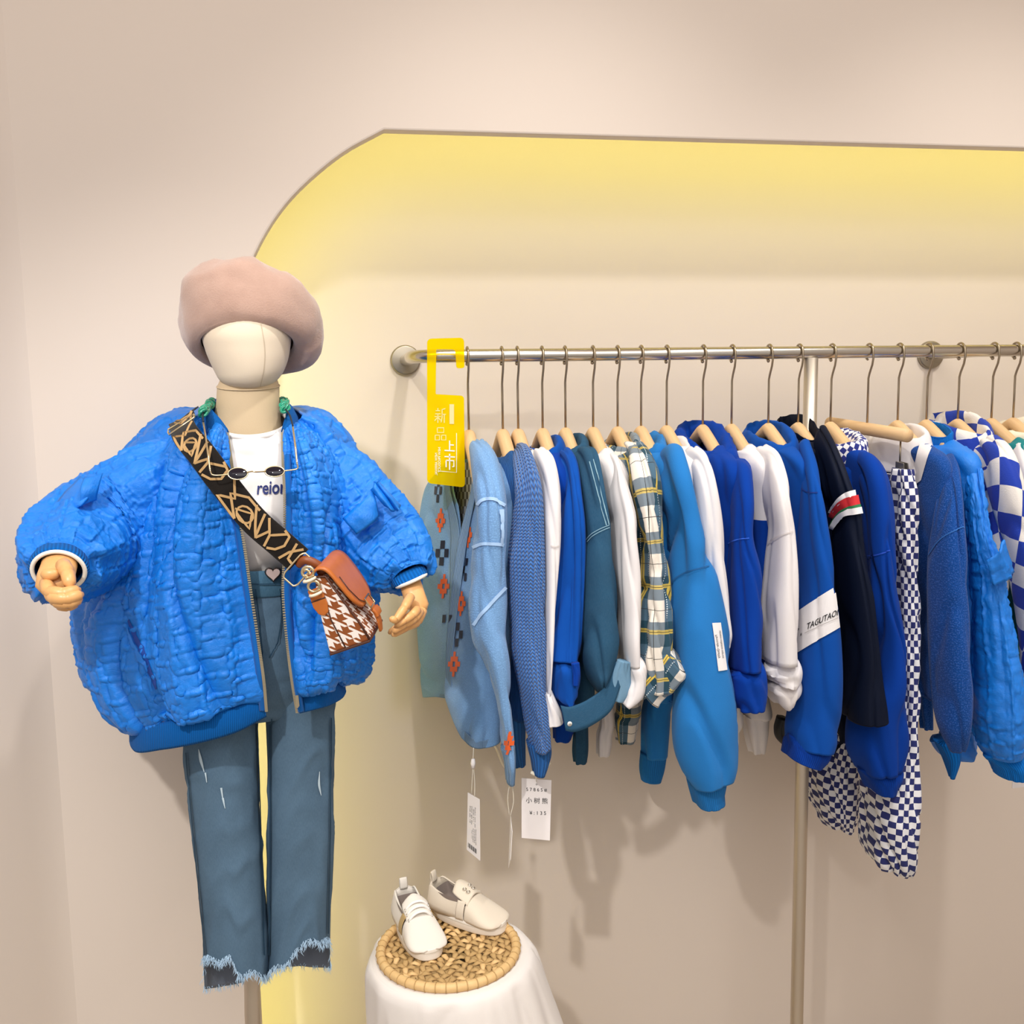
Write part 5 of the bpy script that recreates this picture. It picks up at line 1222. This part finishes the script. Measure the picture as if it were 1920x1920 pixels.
# ---------------------------------------------------------------- stool cloth, tray and shoes
TC = P(841, 1772, -.50); TZ = TC.z - .012
clo = thing('draped_cloth', (TC.x, TC.y, 0), 'white cotton cloth draped over a round stool under the woven tray', 'cloth')
CLOTH = fabric('white_sheet', '#e3dcd7', .9, .02, 6, 900, .15, .1)
rings = []
nu = 220
tz = TZ - .001
RX = .134
prof = [(0.02, 0), (.5, 0), (.85, 0), (.97, -.002), (1.03, -.012), (1.07, -.04), (1.12, -.10), (1.2, -.20), (1.3, -.35), (1.42, -.52), (1.5, -tz + .004)]
prof = cr([V(p) for p in prof], 110)
for q in prof:
    row = []
    for k in range(nu):
        a = 2 * PI * k / nu; drop = max(0, min(1, -q.y / .35))
        f = noise.noise(V((math.cos(a) * 2.6, math.sin(a) * 2.6, 3.3))) + .6 * math.sin(a * 7 + 1.2 * math.sin(a * 3)) * .5
        rad_ = RX * q.x * (1 + .17 * drop * f) + (.075 * drop * max(0, math.cos(a - .1)) - .03 * drop * max(0, -math.cos(a)))
        row.append(V((TC.x + .004 + rad_ * math.cos(a), TC.y - rad_ * math.sin(a), tz + q.y)))
    rings.append(row)
loft('cloth', rings, CLOTH, clo, True, (1, 0), (lambda u, v, s, q, f_=folds(.004, 3, 14, .8, .15): f_(u, v, s, q) * min(1, max(0, (q - .32) / .1))), thick=.002)
tray = thing('woven_tray', (TC.x, TC.y, TZ), 'round woven seagrass tray carrying the white shoes', 'tray')
n = N('seagrass'); n.base(n.mix(n.noise(n.uv(1, 0, True), 60, 5, .7), rgb('#a88453'), rgb('#caa870'))); n.p(Roughness=.75); n.bump(n.noise(n.uv((30, 30, 300), 0, True), 12, 3), .4, .001); GRASS = n.m
n = N('cane_rim'); n.base(n.mix(n.noise(n.uv(1, 0, True), 70, 4), rgb('#d0a468'), rgb('#e6c690'))); n.p(Roughness=.6); CANE = n.m
TR = .113
lathe('base', [(.0, .001), (TR - .004, .001), (TR - .004, .004), (.0, .004)], (TC.x, TC.y, TZ), (0, 0, 1), GRASS, tray, 60)
tube('rim', [V((TC.x + TR * math.cos(a), TC.y + TR * math.sin(a), TZ + .0075)) for a in [2 * PI * k / 90 for k in range(90)]], .0075, CANE, tray, 12, closed=True)
# wrapped cane turns round the rim
for k in range(44):
    a = 2 * PI * k / 44; c = V((TC.x + TR * math.cos(a), TC.y + TR * math.sin(a), TZ + .0075)); er = V((math.cos(a), math.sin(a), 0))
    tube('rim_wrap', [c + (er * math.cos(b) + V((0, 0, 1)) * math.sin(b)) * .0079 for b in [2 * PI * j / 10 for j in range(10)]], .0009, GRASS, tray, 5, closed=True)
# basket weave: short strands, alternately radial and tangential
rnd = random.Random(12)
base_me = None
ring_r = [.100, .089, .078, .067, .056, .045, .034, .023, .010]
cnt = 0
for j, r_ in enumerate(ring_r):
    m_ = max(5, int(2 * PI * r_ / .0165))
    for k in range(m_):
        a = 2 * PI * (k + .5 * (j % 2)) / m_ + rnd.uniform(-.03, .03); c = V((TC.x + r_ * math.cos(a), TC.y + r_ * math.sin(a), TZ + .0042))
        tw = a + PI / 2 + (.75 if (j + k) % 2 else -.55); d = V((math.cos(tw), math.sin(tw), 0)) * .0095
        tube('strand', [c - d + V((0, 0, -.001)), c + V((0, 0, .0026)), c + d + V((0, 0, -.001))], [(.0030, .0015), (.0056, .0022), (.0036, .0015)], GRASS if rnd.random() < .7 else CANE, tray, 6, ref=(-d.y, d.x, 0)); cnt += 1
# shoes
CANV = fabric('white_canvas', '#e4dcd2', .85, .03, 20, 900, .3); SOLE = plain('rubber_sole', '#f0e9df', .5); INN = fabric('grey_lining', '#8d7f78', .9, .15); INNP = fabric('grey_lining', '#8d7f78', .9, .15)
LACE = fabric('shoe_lace', '#f6f2ee', .8, .02, 30, 1500, .3); EYE = plain('eyelet', '#d8d2c8', .25, .9); BEI = fabric('beige_panel', '#b79a68', .9, .1)
def shoe(loc, ang, label, L_=.150, laces=True, loopx=False, mat=CANV, tilt=0):
    o = thing('canvas_shoe', loc, label, 'shoe', 'pair of white slip-on shoes')
    f = V((math.cos(ang), math.sin(ang), 0)); s = V((-math.sin(ang), math.cos(ang), 0)); z = V((0, 0, 1))
    def W(x, y, h): return V(loc) + f * x + s * y + z * h
    n_ = 56
    def outline(k, wd):
        a = 2 * PI * k / n_; c, si = math.cos(a), math.sin(a)
        x = L_ / 2 * math.copysign(abs(c) ** .9, c); wv_ = wd * (1 + .16 * c) * (1 if c < .5 else 1)
        return x, wv_ * math.copysign(abs(si) ** .82, si)
    rg = []
    for h, k in ((0, .96), (.002, 1.0), (.012, 1.02), (.017, 1.0), (.019, .97)):
        rg.append([W(outline(i, .031 * k)[0] * (.985 + .015 * k), outline(i, .031 * k)[1], h) for i in range(n_)])
    loft('sole', rg, SOLE, o, True, (1, 1), smooth=True)
    loft('sole_line', [[W(outline(i, .0318)[0] * 1.012, outline(i, .0318)[1] * 1.012, h) for i in range(n_)] for h in (.0125, .0142)], plain('sole_line', '#d9d0c2', .6), o)
    # upper: cross sections along the foot from heel to toe
    xs = [(-.485, .020, .055, .35), (-.44, .0255, .058, .5), (-.33, .028, .052, .62), (-.18, .029, .046, .70), (-.04, .030, .048, .72), (.08, .031, .051, 0), (.18, .0325, .044, 0), (.30, .034, .034, 0), (.40, .032, .027, 0), (.46, .026, .023, 0), (.495, .014, .019, 0)]
    m_ = 33; g = []; inside = []
    for x, wd, ht, op in xs:
        row = []
        for i in range(m_):
            t_ = i / (m_ - 1)  # 0 = left base, 1 = right base
            if op:   # open top: the side walls only, curling in
                q = abs(2 * t_ - 1); sg_ = -1 if t_ < .5 else 1
                k = (q) ; hh = .016 + (ht - .016) * (1 - k) ; ww = wd * (1 - .28 * (1 - k) ** 2) * 1.0
                row.append((x * L_, sg_ * ww, hh, k))
            else:
                a = PI * (1 - t_); row.append((x * L_, wd * math.copysign(abs(math.cos(a)) ** .8, math.cos(a)), .016 + (ht - .016) * math.sin(a) ** .75, 1))
        g.append(row)
    # walls at the back: build the left and right halves and the heel as one open strip
    wall = []
    hx_ = [q for q in xs if q[3]]
    path = [(x, wd, ht) for x, wd, ht, op in hx_]
    strip = [(x * L_, -wd, ht) for x, wd, ht in path[::-1]] + [(-.497 * L_, 0, .0605)] + [(x * L_, wd, ht) for x, wd, ht in path]
    strip = cr([V(p) for p in strip], 60); rgs = []
    for fz, inn in ((0, 0), (.35, -.001), (.7, .004), (.93, .007), (1, .0085), (.96, .011)):
        rgs.append([W(p.x * (1 - inn * .4), p.y * (1 - inn / .03), .015 + (p.z - .015) * fz) for p in strip])
    loft('quarter', rgs, mat, o, False, thick=.002)
    vr = [[W(x, y, h) for x, y, h, k in row] for row in g if row[0][3] == 1 and g.index(row) >= 5]
    loft('vamp', dense(vr, 30, 40, False), mat, o, False, (0, 1), thick=.0015)
    # tongue reaching back over the opening
    tg = []
    for x, wd, ht in ((.10, .022, .0525), (.02, .021, .0585), (-.06, .021, .064), (-.11, .018, .067), (-.135, .010, .067)):
        tg.append([W(x * L_, wd * u, ht - .012 * u * u) for u in [q / 8 - 1 for q in range(17)]])
    loft('tongue', dense(tg, 20, 24, False), mat, o, False, thick=.003)
    loft('lining', [[W(p.x * k, p.y * k, h) for p in strip] for k, h in ((.80, .050), (.78, .030), (.74, .021))] + [[W(-.12 * L_ + (p.x + .12 * L_) * .05, p.y * .05, .021) for p in strip]], INN, o, False)
    if laces:
        for q, (x, hh) in enumerate(((.115, .0545), (.055, .060), (-.005, .064))):
            pts = [W(x * L_, -.0195, hh - .010), W((x + .012) * L_, -.010, hh - .0005), W((x + .016) * L_, 0, hh + .002), W((x + .012) * L_, .010, hh - .0005), W(x * L_, .0195, hh - .010)]
            tube('lace', cr(pts, 16), (.0022), LACE, o, 8)
            for sgn_ in (-1, 1): tube('eyelet', [W(x * L_ + .0028 * math.cos(b), sgn_ * .0205 , hh - .0115 + .0028 * math.sin(b)) for b in [2 * PI * j / 12 for j in range(12)]], .0009, EYE, o, 6, closed=True)
    else:
        for x, hh in ((.0, .0635), (.05, .0605)):
            for sgn_ in (-.009, .006): tube('eyelet', [W(x * L_ + .003 * math.cos(b), sgn_ + .003 * math.sin(b), hh - .0005) for b in [2 * PI * j / 12 for j in range(12)]], .0009, EYE, o, 6, closed=True)
    for sgn_ in (-1, 1):
        g3 = [[W(x * L_, sgn_ * (wd + .0008), hh) for x in (-.03, .02, .075)] for wd, hh in ((.0305, .018), (.0300, .030), (.0265, .040), (.022, .048))]
        loft('elastic_gore', dense(g3, 10, 8, False), BEI if laces else mat, o, False, thick=.0008)
    tube('heel_tab', cr([W(-.492 * L_, 0, .052), W(-.508 * L_, 0, .064), W(-.50 * L_, 0, .073), W(-.480 * L_, 0, .066), W(-.475 * L_, 0, .054)], 16), [(.007, .0012)] * 16, mat, o, 10, ref=(-math.sin(ang), math.cos(ang), 0))
    return o
s1p = P(783, 1763, -.525); s2p = P(872, 1722, -.455)
zt_ = TZ + .0085
def onz(x, y, z):
    d = ray(x, y); k = (z - CAM.z) / d.z; return CAM + d * k
a_ = onz(800, 1786, zt_); b_ = onz(764, 1718, zt_)
shoe(onz(783, 1758, zt_), math.radians(-76), 'lit white canvas shoe with three laces pointing towards the viewer')
shoe(onz(878, 1726, zt_), math.radians(-42), 'shaded white canvas slip-on with a standing heel loop, right of the laced shoe', laces=False, mat=fabric('shaded_white_canvas', '#dccfbd', .85, .05))  # same white canvas, its shade put into a darker, warmer colour
